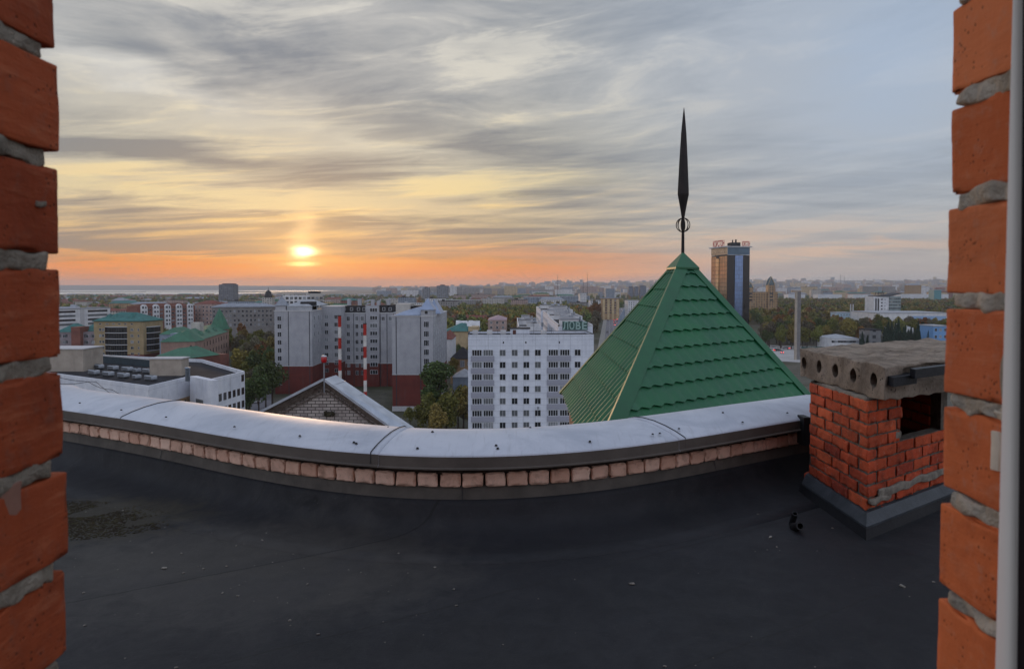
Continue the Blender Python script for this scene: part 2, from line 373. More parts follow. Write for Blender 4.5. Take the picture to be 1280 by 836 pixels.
par=thing('parapet_wall','low curved parapet with a wide sheet metal cap over a row of pale brick ends','parapet',(0,0,0))
m_core=mat('dark_mortar','#3a302a','#1c1815',rough=.95,ns=30,bump=.5,bs=120)
mb=MB(); sweep(mb,[(.085,38.3),(.085,38.86),(.5,38.9),(.5,38.3)],0,150); mb.build('wall',m_core,par)
# brick course
def brickmat(name,cols,scored=False,dirt='#2a1a14',bump=.5,mort='#8c8378',smear=.25,sc=1.0,soot_k=.45):
    m=bpy.data.materials.new(name); t=nt(m); b=NB(t)
    out=t.nodes.new('ShaderNodeOutputMaterial'); p=t.nodes.new('ShaderNodeBsdfPrincipled'); b.lk(p.outputs[0],out.inputs[0])
    v=b.coord(); isl=t.nodes.new('ShaderNodeNewGeometry').outputs['Random Per Island']
    c=b.ramp(isl,[(i/(len(cols)-1),lin(x)) for i,x in enumerate(cols)])
    a=b.noise(v,9*sc,7,.65,.4); f=b.noise(v,60*sc,6,.7)
    c=b.mix(b.m('MULTIPLY',b.smooth(a,.48,.75),.55),c,lin(dirt))
    c=b.mix(b.m('MULTIPLY',b.smooth(f,.5,.8),.35),c,lin(mort))
    a2=b.noise(v,13*sc,5,.7,1.0); c=b.mix(b.m('MULTIPLY',b.smooth(a2,.62,.7),smear),c,lin(mort))
    h=b.m('ADD',b.m('MULTIPLY',f,.6),b.m('MULTIPLY',a,.9))
    vo=t.nodes.new('ShaderNodeTexVoronoi'); vo.inputs['Scale'].default_value=150*sc; b.lk(v,vo.inputs['Vector'])
    pore=b.m('MULTIPLY',b.smooth(vo.outputs['Distance'],.30,.10),b.smooth(b.noise(v,22*sc,4),.50,.60)); c=b.mix(b.m('MULTIPLY',pore,.7),c,lin('2c150e')); h=b.m('SUBTRACT',h,b.m('MULTIPLY',pore,1.2))
    drag=b.noise(b.vmul(v,(18,18,120)),1.2,4,.6); c=b.mix(b.m('MULTIPLY',b.smooth(drag,.5,.75),.22),c,lin('d08a66')); h=b.m('ADD',h,b.m('MULTIPLY',drag,.5))
    soot=b.noise(v,3.1*sc,6,.7,1.2); c=b.mix(b.m('MULTIPLY',b.smooth(soot,.50,.72),soot_k),c,lin('3a1c12'))
    if scored:
        s=t.nodes.new('ShaderNodeSeparateXYZ'); b.lk(v,s.inputs[0])
        w=b.m('SINE',b.m('MULTIPLY',b.m('ADD',b.m('ADD',s.outputs[1],s.outputs[0]),b.m('MULTIPLY',s.outputs[2],.9)),420))
        w=b.m('MULTIPLY',b.smooth(w,-.2,.6),b.smooth(b.noise(v,5,2),.40,.5))
        c=b.mix(b.m('MULTIPLY',w,.45),c,lin('5a2414')); h=b.m('SUBTRACT',h,b.m('MULTIPLY',w,.9))
    b.lk(c,p.inputs['Base Color']); p.inputs['Roughness'].default_value=.88; p.inputs['Specular IOR Level'].default_value=.25
    bn=t.nodes.new('ShaderNodeBump'); bn.inputs['Strength'].default_value=bump; bn.inputs['Distance'].default_value=.008
    b.lk(h,bn.inputs['Height']); b.lk(bn.outputs[0],p.inputs['Normal']); return m
m_pale=brickmat('pale_brick',['ecc8b4','dcb49e','efcdb9','cfa48e','e5c0ab'],dirt='5a3626',mort='c8baac',smear=.12,soot_k=.22)
# spall marks: darker stains on some bricks
mb=MB(); fine=curve(.108,n=2400); acc=0; nxt=.04; k=0
for i in range(1,len(fine)):
    acc+=(fine[i]-fine[i-1]).length
    if acc>=nxt:
        nxt+=.141; d=(fine[i]-fine[i-1]).normalized(); k+=1
        c=fine[i]; rz=math.atan2(d.y,d.x)
        mb.rough((c.x,c.y,38.782+random.uniform(-.002,.002)),(.131+random.uniform(-.005,.002),.10,.086),(12,6,9),.010,.006,20,seed=k,rz=rz+random.uniform(-.012,.012),chip=.009)
mb.build('brick_course',m_pale,par)
# mortar bead over the bricks
# sheet metal cap
def capmat():
    m=bpy.data.materials.new('weathered_galvanised'); t=nt(m); b=NB(t)
    out=t.nodes.new('ShaderNodeOutputMaterial'); p=t.nodes.new('ShaderNodeBsdfPrincipled'); b.lk(p.outputs[0],out.inputs[0])
    v=b.coord(); a=b.noise(v,1.7,7,.65,.6); f=b.noise(v,40,5,.7)
    c=b.mix(b.smooth(a,.35,.7),lin('b9bdc6'),lin('9fa5b0')); c=b.mix(b.m('MULTIPLY',b.smooth(f,.55,.8),.35),c,lin('8f949e'))
    st=b.noise(b.vmul(v,(30,3,3)),1,5,.7); c=b.mix(b.m('MULTIPLY',b.smooth(st,.52,.8),.45),c,lin('84858a'))
    spk=b.noise(v,26,3,.5); c=b.mix(b.smooth(spk,.77,.8),c,lin('4b4038'))
    b.lk(c,p.inputs['Base Color']); p.inputs['Metallic'].default_value=.15
    b.lk(b.m('ADD',b.m('MULTIPLY',a,.25),.42),p.inputs['Roughness'])
    bn=t.nodes.new('ShaderNodeBump'); bn.inputs['Strength'].default_value=.25; bn.inputs['Distance'].default_value=.02
    b.lk(b.noise(v,2.6,3,.5),bn.inputs['Height']); b.lk(bn.outputs[0],p.inputs['Normal']); return m
m_cap=capmat()
m_fascia=mat('cap_fascia_dark','#5f5852','#4d4742',rough=.65,ns=3,bump=.15,bs=30,spec=.3)  # fascia: darker brown-grey than the cap top
m_flash=mat('flashing_metal','#57524c','#413d39',rough=.7,ns=6,bump=.3,bs=40,spec=.3)
# cross-section of the cap: fascia with a folded lip, rounded shoulder, gentle rise, outer fold
N=150; prof=[(.004,38.862),(-.014,38.866),(-.014,38.874),(0,38.878),(0,38.945)]
top=[(.004,38.953),(.03,38.962),(.10,38.983),(.2,39.005),(.32,39.022),(.44,39.026),(.53,39.018),(.585,38.997),(.60,38.97),(.60,38.90)]
und=[(.59,38.90),(.59,38.965),(.53,39.005),(.2,38.99),(.02,38.94),(.012,38.87)]
def idx_at(px):
    best=min(range(N+1),key=lambda i:abs((curve_in[i].x/curve_in[i].y)*900+640-px)); return best
curve_in=curve(0)
cuts=[0,idx_at(148),idx_at(464),idx_at(862),N]
for q in range(4):
    i0,i1=cuts[q],cuts[q+1]
    mb=MB(); dz=.003 if q%2 else 0.0; 
    P=[(o-(.003 if q%2 else 0),z+dz) for o,z in prof]; T=[(o,z+dz) for o,z in top]; U=[(o,z+dz) for o,z in und]
    allp=P+T+U; e=1 if (q%2 and i1<N) else 0
    lines=[curve(o)[max(0,i0-(1 if q%2 else 0)):i1+1+e] for o,z in allp]; m_=len(allp); n_=len(lines[0]); vs_=[]
    for k in range(n_):
        for j in range(m_): vs_.append((lines[j][k].x,lines[j][k].y,allp[j][1]))
    npf=len(P)
    for k in range(n_-1):
        for j in range(m_):
            a=k*m_+j; b2=k*m_+(j+1)%m_
            mb.f.append((a,a+m_,b2+m_,b2)); mb.mi.append(1 if j<npf-1 else 0); mb.sm.append(j>=npf)
    mb.v=vs_; mb.f.append(tuple(range(m_))); mb.f.append(tuple((n_-1)*m_+j for j in range(m_-1,-1,-1))); mb.mi+=[0,0]; mb.sm+=[False,False]
    o=mb.build('cap_sheet',[m_cap,m_fascia],par)
    # standing lock seam at the end of the sheet
    if q<3:
        mbs=MB(); c_=i1
        pts=[Vector((curve(o_)[c_].x,curve(o_)[c_].y,z_+.006)) for o_,z_ in P[3:]+T]
        mbs.path(pts,.0035,6); mbs.build('seam',mat('seam_dark','#3a3a3c',rough=.8),o)  # dark grey seam bead
mb=MB(); sweep(mb,[(.10,38.655),(.055,38.652),(.062,38.66),(.082,38.744),(.10,38.744)],0,150); mb.build('flashing',m_flash,par)
mb=MB(); c_=curve(.05); i_=idx_at(573); 
for px in (188,573,905):
    i_=idx_at(px); p0=curve(.052)[i_]; p1=curve(.078)[i_]; d=(curve(.05)[i_+1]-curve(.05)[i_]).normalized()
    mb.add([(p0.x,p0.y,38.65),(p0.x+d.x*.006,p0.y+d.y*.006,38.65),(p1.x+d.x*.006,p1.y+d.y*.006,38.746),(p1.x,p1.y,38.746)],[(0,1,2,3)])
mb.build('flashing_joint',mat('seam_dark','#3a3a3c'),par)  # dark grey joint lines
mb=MB(); sweep(mb,[(.10,38.37),(-.50,38.37),(-.50,38.4615),(-.33,38.463),(-.20,38.469),(-.12,38.48),(-.06,38.50),(-.02,38.53),(.01,38.57),(.032,38.63),(.045,38.66),(.10,38.66)],0,150); mb.sm=[True]*len(mb.sm); mb.build('felt_upstand',m_felt,par)
# screws on the cap
m_dark=mat('black_rubber','#17171a',rough=.6,ns=5)
for px,py in [(97,505),(149,514),(205,523),(291,535),(373,546),(441,555),(444,557),(521,562),(620,558),(622,562),(540,541),(738,554),(817,544),(826,543),(850,538),(930,529),(986,517),(663,534.5),(484,531),(905,511)]:
    i_=idx_at(px); f_=(py-_b) if False else None
    # find offset on the cap where this pixel lies
    best=None
    for o_ in [j*.02+.02 for j in range(29)]:
        p_=curve(o_,n=150)[i_]; z_=float(np.interp(o_,[a_[0] for a_ in top],[a_[1] for a_ in top])); yy=360+(40-z_)*900/p_.y
        if best is None or abs(yy-py)<best[0]: best=(abs(yy-py),p_,z_)
    mb=MB(); mb.lathe((best[1].x+(px-((best[1].x/best[1].y)*900+640))/900*best[1].y,best[1].y,best[2]-.002),[(.0,.013),(.006,.012),(.009,.006),(.011,.004)],8); mb.build('screw',m_dark,par)
# dark end plate of the cap against the chimney
mb=MB(); e0=curve(-.01)[150]; pe=W(1008,540,5.62); mb.box(pe.x-.02,pe.x+.03,5.62,5.75,38.76,38.985); mb.build('end_plate',m_dark,par)
# ---------------------------------------------------------------- chimney
CH=Vector((2.225,4.47,0)); EX=Vector((.80,.60,0)); EYv=Vector((0.003,1,0))
def cxf(p): return CH+EX*p.x+EYv*p.y+Vector((0,0,p.z))
chim=thing('brick_chimney','squat orange brick chimney with an open side, at the end of the parapet','chimney',(0,0,0))
m_orange=brickmat('orange_brick',['c0502e','a53f22','c85a34','9a371c','b6492a','8a3020'],scored=True,mort='a2978a',smear=.5)
m_mort=mat('grey_mortar','#6e675e','#4a453f',rough=.95,ns=25,bump=.8,bs=90)
core=MB(cxf); cz0=38.53; 
def wallseg(mb,a0,a1,b0,b1,z0,z1,g=.010): mb.box(a0+g,a1-g,b0+g,b1-g,z0,z1)
wallseg(core,0,.12,0,.9,cz0,39.305); wallseg(core,.11,.44,0,.12,cz0,39.305); wallseg(core,.43,1.15,0,.12,cz0,38.99); wallseg(core,0,1.15,.78,.9,cz0,39.305); wallseg(core,1.03,1.15,0,.9,cz0,39.305)
core.box(.1,1.05,.1,.8,cz0,38.55); core.build('mortar',m_mort,chim)
br=MB(cxf); k=0
def course_line(axis,t0,t1,off,z,phase,th=.12,hgt=.066):
    global k
    x=t0; first=True
    while x<t1-.02:
        L=(.125 if phase and first else .25); L=min(L,t1-x); first=False
        if L<.05: break
        k+=1; jz=random.uniform(-.002,.002); jo=random.uniform(-.008,.006)
        if axis=='b': br.rough((off+th/2+jo,x+L/2,z+hgt/2+jz),(th,L-.013,hgt),(8,20,8),.004,.0055,24,seed=k,chip=.008)
        else: br.rough((x+L/2,off+th/2+jo,z+hgt/2+jz),(L-.013,th,hgt),(20,8,8),.004,.0055,24,seed=k,chip=.008)
        x+=L
for r in range(10):
    z=cz0+r*.0775; ph=r%2
    # corners alternate
    hdr=(r==0)
    if hdr: # soldier-like short bricks in the base course
        x=0
        while x<.88: k+=1; br.rough((.06-.012,x+.06,z+.035),(.12,.112,.072),(3,4,4),.012,.008,16,seed=k); x+=.122
        x=.13
        while x<1.1: k+=1; br.rough((x+.06,.06-.012,z+.035),(.112,.12,.072),(4,3,4),.012,.008,16,seed=k); x+=.122
    else:
        course_line('b',0 if ph else .125,.9,0,z,0)
        if r<6: course_line('a',.125 if ph else 0,1.15,0,z,0)
        else: course_line('a',.125 if ph else 0,.44-(.03 if r==6 else 0)+random.uniform(-.012,.012),0,z,0)
    if r>=5: course_line('a',.13,1.02,.78,z,ph); course_line('b',.13,.77,1.03,z,ph)
br.build('brickwork',m_orange,chim)
# smeared mortar on the front face
m_pm=mat('pale_mortar','#8d867b','#6a645b',rough=.95,ns=20,bump=.8,bs=70)
for a_ in [((.62,-.004,38.690),(1.0,.035,.055),(30,4,6),.012,.020,7,3),((.16,-.002,38.655),(.3,.05,.045),(12,4,5),.015,.02,11,9),((.40,.01,39.03),(.08,.03,.05),(6,3,5),.012,.012,14,8)]:
    mb=MB(cxf); mb.rough(*a_[:6],seed=a_[6]); mb.build('mortar_smear',m_pm,chim)
mb=MB(cxf); mb.rough((.035,.36,39.296),(.07,.66,.03),(5,34,5),.010,.010,12,seed=5); mb.build('mortar_bed',m_pm,chim)
mb=MB(cxf) # metal apron
for (a0,a1,b0,b1) in [(-.055,.0,-.055,.93),(-.055,1.2,-.055,.0)]: pass
def apron(mb,A,B,nrm):
    A=Vector(A);B=Vector(B);n_=Vector(nrm)
    vs_=[A+n_*.004+Vector((0,0,38.61)),B+n_*.004+Vector((0,0,38.61)),B+n_*.055+Vector((0,0,38.545)),A+n_*.055+Vector((0,0,38.545)),
        A+n_*.058+Vector((0,0,38.535)),B+n_*.058+Vector((0,0,38.535)),B+Vector((0,0,38.535)),A+Vector((0,0,38.535))]
    mb.add(vs_,[(0,1,2,3),(3,2,5,4),(4,5,6,7),(0,7,6,1)])
mb.add([(-.018,-.018,38.60),(-.018,.92,38.60),(-.07,.92,38.54),(-.07,-.07,38.54),(1.2,-.018,38.60),(1.2,-.07,38.54)],[(0,3,2,1),(0,4,5,3)])
mb.add([(-.07,-.07,38.54),(-.07,.92,38.54),(-.07,.92,38.526),(-.07,-.07,38.526),(1.2,-.07,38.54),(1.2,-.07,38.526)],[(0,3,2,1),(0,4,5,3)])
mb.add([(-.018,-.018,38.60),(-.018,.92,38.60),(.03,.92,38.607),(.03,.03,38.607),(1.2,-.018,38.60),(1.2,.03,38.607)],[(0,1,2,3),(0,3,5,4)])
mb.build('metal_apron',mat('apron_metal','#464b51','#34383d',rough=.5,metal=.4,ns=8,bump=.2,bs=40),chim)
mb=MB(cxf); mb.add([(-.062,-.062,38.535),(-.062,.95,38.535),(-.08,.98,38.45),(-.08,-.08,38.45),(1.2,-.062,38.535),(1.2,-.08,38.45)],[(0,3,2,1),(0,4,5,3)])
mb.build('felt_skirt',m_felt,chim)
# concrete hollow-core slab on top
SO=Vector((2.275,4.38,0)); SX=Vector((.83,.56,0))
def sxf(p): return SO+SX*p.x+Vector((-.012,1,0))*p.y+Vector((0,0,p.z))
def slabmat():
    m=bpy.data.materials.new('rough_concrete'); t=nt(m); b=NB(t)
    out=t.nodes.new('ShaderNodeOutputMaterial'); p=t.nodes.new('ShaderNodeBsdfPrincipled'); b.lk(p.outputs[0],out.inputs[0])
    v=b.coord(); a=b.noise(v,4,8,.65,.5); f=b.noise(v,45,7,.75); q=b.noise(v,140,3,.6)
    c=b.mix(b.smooth(a,.35,.68),lin('a59788'),lin('786c60')); c=b.mix(b.m('MULTIPLY',b.smooth(f,.45,.75),.6),c,lin('574b3f'))
    c=b.mix(b.m('MULTIPLY',b.smooth(q,.6,.75),.4),c,lin('a49a8c'))
    vo=t.nodes.new('ShaderNodeTexVoronoi'); vo.inputs['Scale'].default_value=38; b.lk(v,vo.inputs['Vector'])
    pit=b.m('MULTIPLY',b.smooth(vo.outputs['Distance'],.28,.12),b.smooth(b.noise(v,9,3),.5,.58)); c=b.mix(b.m('MULTIPLY',pit,.85),c,lin('221d19'))
    b.lk(c,p.inputs['Base Color']); p.inputs['Roughness'].default_value=.95; p.inputs['Specular IOR Level'].default_value=.2
    bn=t.nodes.new('ShaderNodeBump'); bn.inputs['Strength'].default_value=1.0; bn.inputs['Distance'].default_value=.025
    h=b.m('SUBTRACT',b.m('ADD',b.m('MULTIPLY',f,1.0),b.m('MULTIPLY',q,.4)),b.m('MULTIPLY',pit,1.5)); b.lk(h,bn.inputs['Height']); b.lk(bn.outputs[0],p.inputs['Normal']); return m
m_slab=slabmat()
slab=thing('concrete_slab','rough grey hollow concrete slab with five round holes, lying on the brick chimney','slab',(0,0,0))
mb=MB(sxf); mb.rough((1.0,.63,39.418),(2.0,1.27,.215),(110,80,14),.010,.013,9,seed=2)
so_=mb.build('slab_body',m_slab)
cut=MB(sxf)
for i in range(5):
    yb=.125+i*.262
    n_=20; ring=[(math.cos(a_*2*math.pi/n_)*.044*(1+.06*random.uniform(-1,1)),math.sin(a_*2*math.pi/n_)*.047*(1+.06*random.uniform(-1,1))) for a_ in range(n_)]
    vs_=[(-.1,yb+y_,39.42+z_) for y_,z_ in ring]+[(.5,yb+y_,39.42+z_) for y_,z_ in ring]
    cut.add(vs_,[(q_,n_+q_,n_+(q_+1)%n_,(q_+1)%n_) for q_ in range(n_)]+[tuple(range(n_)),tuple(range(2*n_-1,n_-1,-1))])
# ragged recess on the front edge and two cracks on the top
cut.rough((.95,-.02,39.452),(1.5,.10,.10),(20,4,5),.02,.02,5,seed=4)
cut.rough((.55,.62,39.53),(.42,.022,.035),(14,3,3),.008,.012,7,seed=14,rz=.08); cut.rough((.95,.33,39.53),(.45,.02,.03),(14,3,3),.008,.012,7,seed=15,rz=.05)
co_=cut.build('cutter',m_slab)
for ob_ in (so_,co_):
    bm=bmesh.new(); bm.from_mesh(ob_.data); bmesh.ops.remove_doubles(bm,verts=bm.verts[:],dist=1e-5); bmesh.ops.recalc_face_normals(bm,faces=bm.faces[:]); bm.to_mesh(ob_.data); bm.free()
md=so_.modifiers.new('b','BOOLEAN'); md.operation='DIFFERENCE'; md.object=co_; md.solver='EXACT'
bpy.context.view_layer.update()
dg=bpy.context.evaluated_depsgraph_get(); me2=bpy.data.meshes.new_from_object(so_.evaluated_get(dg)); me2.name='slab_body'
so_.modifiers.clear(); so_.data=me2; so_.parent=slab; bpy.data.objects.remove(co_)
mb=MB(sxf); mb.box(.03,.30,-.075,.06,39.405,39.462)
m_steel=mat('dark_steel','#2a2c31','#1b1c20',rough=.5,metal=.3,ns=20,bump=.2)
o=mb.build('steel_offcut',m_steel); tag(o,'short black square steel tube stuck in the broken edge of the concrete slab','steel tube')
mb=MB(sxf); mb.box(.22,1.9,-.13,-.068,39.448,39.505); o=mb.build('steel_bar',m_steel); tag(o,'long dark square steel bar lying along the edge of the concrete slab','steel bar')
# small pipe stubs
pp=thing('vent_pipe_stub','small black twin pipe fitting standing on the dark roof felt left of the chimney','pipe fitting',(0,0,0))
def hollow(p,q,r,name):
    mb=MB(); p=Vector(p); q=Vector(q); mb.tube(p,q,r,14,caps=False); mb.tube(p,q,r*.68,14,caps=False)
    d=(q-p).normalized(); a=d.orthogonal().normalized(); b2=d.cross(a)
    vs_=[]; 
    for rr in (r,r*.68): vs_+=[q+(a*math.cos(k_*2*math.pi/14)+b2*math.sin(k_*2*math.pi/14))*rr for k_ in range(14)]
    mb.add(vs_,[(k_,(k_+1)%14,14+(k_+1)%14,14+k_) for k_ in range(14)]); mb.build(name,m_dark,pp)
c0=W(993,674,4.55); hollow((c0.x,4.56,38.47),(c0.x,4.46,38.512),.026,'pipe')
c1=W(989.5,661,4.62); hollow((c1.x,4.62,38.47),(c1.x-.003,4.56,38.56),.019,'pipe')
mb=MB(); mb.tube((c1.x,4.62,38.475),(c0.x,4.54,38.485),.017,10); mb.build('elbow',m_dark,pp)
# debris, moss
m_grit=mat('grit','#8a867e','#4f4b45',rough=.9,ns=60)
mb=MB()
for i in range(170):
    x=random.uniform(-3.2,2.4); y=random.uniform(2.5,min(5.2,cY(x)-.25))
    if random.random()<.45: x=random.gauss(-1.6,.7); y=random.gauss(3.9,.5)
    if y>cY(max(-4.5,min(2.2,x)))-.15 or y<1.2: continue
    s_=random.choice([.0012,.002,.002,.003,.003,.006]); mb.rough((x,y,FZ+s_*.4),(s_*2.4,s_*1.7,s_),(2,2,2),s_*.4,s_*.3,90,seed=i,rz=random.uniform(0,3))
tag(mb.build('grit',m_grit),'loose pale chips and grit scattered over the dark roof felt','grit',kind='stuff')
mb=MB(); m_moss=mat('moss','#3d3820','#2a2114',rough=.95,ns=18,bump=.8,bs=120,amount=(.3,.6))
for i in range(5200):
    a_=random.uniform(0,6.28); r_=random.random()**.6
    x=-2.95+math.cos(a_)*r_*.65+.1*math.sin(i); y=4.75+math.sin(a_)*r_*.40-.25*(x+2.85)*.3
    if noise.noise(Vector((x*3,y*3,0)))<-.12-.35*(1-r_): continue
    s_=random.uniform(.0025,.008); mb.rough((x,y,FZ+s_*.15),(s_*2.2,s_*1.7,s_*.55),(3,3,2),s_*.25,s_*.35,40,seed=i,rz=random.uniform(0,3))
tag(mb.build('moss',m_moss),'crusty patch of dark moss and silt on the roof at the lower left','moss',kind='stuff')
# a few larger chips of render
for i,(px,py,lb) in enumerate([(790,735,'small tan chip of mortar lying on the roof felt below the green roof'),(963,675,'thin pale splinter on the roof felt left of the pipe fitting'),(1128,738,'whitish chip on the roof felt near the right window jamb'),(205,715,'flat white flake on the roof felt below the moss patch')]):
    p=W(px,py,1.54*900/(py-360)); mb=MB(); mb.rough((p.x,p.y,FZ+.004),(.03,.016,.009),(5,4,3),.003,.004,60,seed=i+70,rz=i); tag(mb.build('chip',m_grit),lb,'chip')
# ---------------------------------------------------------------- window opening we look through
m_red=brickmat('shaded_brick_reveal',['8c4022','974828','83391e','a04e2c'],mort='6b5f55',smear=.10,dirt='5a2413',bump=.35,sc=1.2)  # left reveal: its shade is put into a darker brick colour
m_redR=brickmat('lit_brick_reveal',['b8603a','c96a3c','ad5832','cf784c'],mort='a1968a',smear=.05,dirt='7d3418',bump=.25,sc=1.2)  # right reveal: same brick, the light put into a brighter colour
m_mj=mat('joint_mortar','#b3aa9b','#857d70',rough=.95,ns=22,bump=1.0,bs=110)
def jamb(sgn,xf_,yo,joints_z,name,label,mb_mat,pitch):
    th=thing(name,label,'window jamb',(0,0,0))
    core=MB(); xa,xb=(xf_+sgn*.012,xf_+sgn*.24); core.box(min(xa,xb),max(xa,xb),yo-.24,yo-.018,39.05,40.95); mj=m_mj if sgn<0 else mat('joint_mortar_lit','#ddd5c6','#aba292',rough=.95,ns=22,bump=1.0,bs=110); core.build('mortar_core',mj,th)  # right joints use a paler copy, light put into the colour
    mb=MB(); mm=MB(); z=joints_z
    while z>39.0: z-=pitch
    i=0
    while z<41.0:
        # brick between z and z+pitch
        jx=random.uniform(-.0015,.0015); jy=random.uniform(-.003,.003); i+=1
        h=pitch-.0120+random.uniform(-.001,.001)
        mb.rough((xf_+sgn*(.0575+jx),yo-.125+jy,z+pitch/2),(.115,.25,h),(12,60,20),.0018,.0013,26,seed=i*3+(1 if sgn>0 else 50),chip=.0035)
        mb.rough((xf_+sgn*(.1825),yo-.125+jy,z+pitch/2),(.115,.25,h),(3,6,3),.004,.0018,26,seed=i*3+2)
        # lumpy joint
        mm.rough((xf_+sgn*(.0365 if sgn<0 else .0352),yo-.129,z),(.072,.236,.0135),(10,90,8),.003,.0048,60,seed=i*5+(3 if sgn>0 else 90))
        z+=pitch
    mb.build('brick_jamb',mb_mat,th); mm.build('mortar_joints',mj,th); return th
jl=jamb(-1,-.345,.55,40+(360-328)/900*.55,'window_jamb','dark red brick side of the window opening at the left edge, shade in its colour',m_red,.0772)
jr=jamb(1,.344,.572,40+(360-376)/900*.572,'window_jamb','lit-toned orange brick side of the window opening at the right edge, beside the white frame',m_redR,.0775)
mb=MB(); mb.rough((.3535,.480,39.955),(.02,.05,.072),(5,10,12),.004,.003,30,seed=31); mb.build('mortar_patch',mat('pale_patch_mortar','#a39a8d','#857c70',rough=.95,ns=25,bump=.8,bs=100),jr)
mb=MB(); pz=W(1242,568,.5); mb.rough((.3445,.508,pz.z),(.003,.009,.028),(2,5,8),.001,.002,80,seed=77); mb.rough((.3445,.505,pz.z+.028),(.002,.012,.003),(2,5,3),.001,.001,80,seed=78); mb.build('paint_splash',mat('old_white_paint','#c9c2b4',rough=.8,ns=30),jr)
mb=MB(); pz=W(14,628,.49); mb.rough((-.3455,.49,pz.z),(.002,.02,.022),(2,8,8),.0008,.003,60,seed=79); mb.build('mortar_stain',mat('stain','#8e6a5c',rough=.9,ns=40),jl)
mb=MB(); pz=W(50,255,.53); mb.rough((-.346,.531,pz.z),(.006,.010,.004),(3,6,3),.001,.003,80,seed=80); mb.build('mortar_dab',m_mj,jl)
fr=thing('window_frame','white plastic window frame upright at the far right, dark rubber seal beside it','window frame',(0,0,0))
def slant(mb,px_t,px_b,pxw_t,pxw_b,Y,d,mi=0):
    a=W(px_t,-40,Y); b_=W(px_b,876,Y); c_=W(px_t+pxw_t,-40,Y); e_=W(px_b+pxw_b,876,Y)
    vs_=[b_,e_,c_,a]; vs2=[W(px_b,876,Y+d),W(px_b+pxw_b,876,Y+d),W(px_t+pxw_t,-40,Y+d),W(px_t,-40,Y+d)]
    mb.add(vs_+vs2,[(0,1,2,3),(7,6,5,4),(0,4,5,1),(1,5,6,2),(2,6,7,3),(3,7,4,0)],mi)
mb=MB(); slant(mb,1267,1243,12,30,.462,.03); mb.build('frame_profile',mat('white_pvc','#efe9df','#e8e1d6',rough=.4,ns=2,spec=.5),fr)
mb=MB(); slant(mb,1279.5,1271,30,44,.455,.05); mb.build('rubber_seal',m_dark,fr)
# attic room around the camera (its outer wall holds the opening)
at=thing('attic_wall','brick wall of the attic room around the window opening','wall',(0,0,0))
m_in=mat('attic_plaster','#5a4f48',rough=.95,ns=3,bump=.3)
mb=MB()
mb.box(-2.6,-.56,.32,.56,38.3,42.2); mb.box(.56,2.6,.32,.56,38.3,42.2); mb.box(-.56,.56,.32,.56,38.3,39.05); mb.box(-.56,.56,.32,.56,40.95,42.2)
mb.build('outer_wall',mat('attic_brick','#8a3f26','#6b2f1c',rough=.9,ns=8,bump=.4),at)
mb=MB(); mb.box(-2.6,-2.4,-.5,.318,38.4,42.2); mb.box(2.4,2.6,-.5,.318,38.4,42.2); mb.build('side_wall',m_in,at)
mb=MB(); mb.box(-2.8,2.8,.1,.75,42.203,42.4); mb.build('roof_slab',m_in,at)
# ================================================================ green turret roof with finial
tur=thing('green_turret_roof','steep green metal-tiled pyramid roof behind the parapet with a black spear finial','turret roof',(0,0,0))
A=Vector((2.84,12,40.53)); Nn=Vector((.83,7.5,38.12)); Ll=Vector((.92,13,38.12)); Rr=Vector((4.76,11,38.12)); Bb=Vector((4.85,16.5,38.12))
m_green=mat('green_painted_steel','#0e5c32','#125034',rough=.55,ns=1.5,spec=.5,bump=.05,bs=6)
def greenpaint(m):
    t=m.node_tree; b=NB(t); p=[n for n in t.nodes if n.type=='BSDF_PRINCIPLED'][0]; src=p.inputs['Base Color'].links[0].from_socket
    v=b.coord(); st=b.noise(b.vmul(v,(3,3,.6)),2.2,6,.7); d=b.noise(v,30,5,.7)
    c=b.mix(b.m('MULTIPLY',b.smooth(st,.48,.72),.35),src,lin('2b5a45')); c=b.mix(b.m('MULTIPLY',b.smooth(d,.6,.78),.4),c,lin('17382a')); b.lk(c,p.inputs['Base Color'])
greenpaint(m_green)
m_greenedge=mat('green_ridge_steel','#0f5832','#0d4c2c',rough=.5,ns=2,spec=.5)
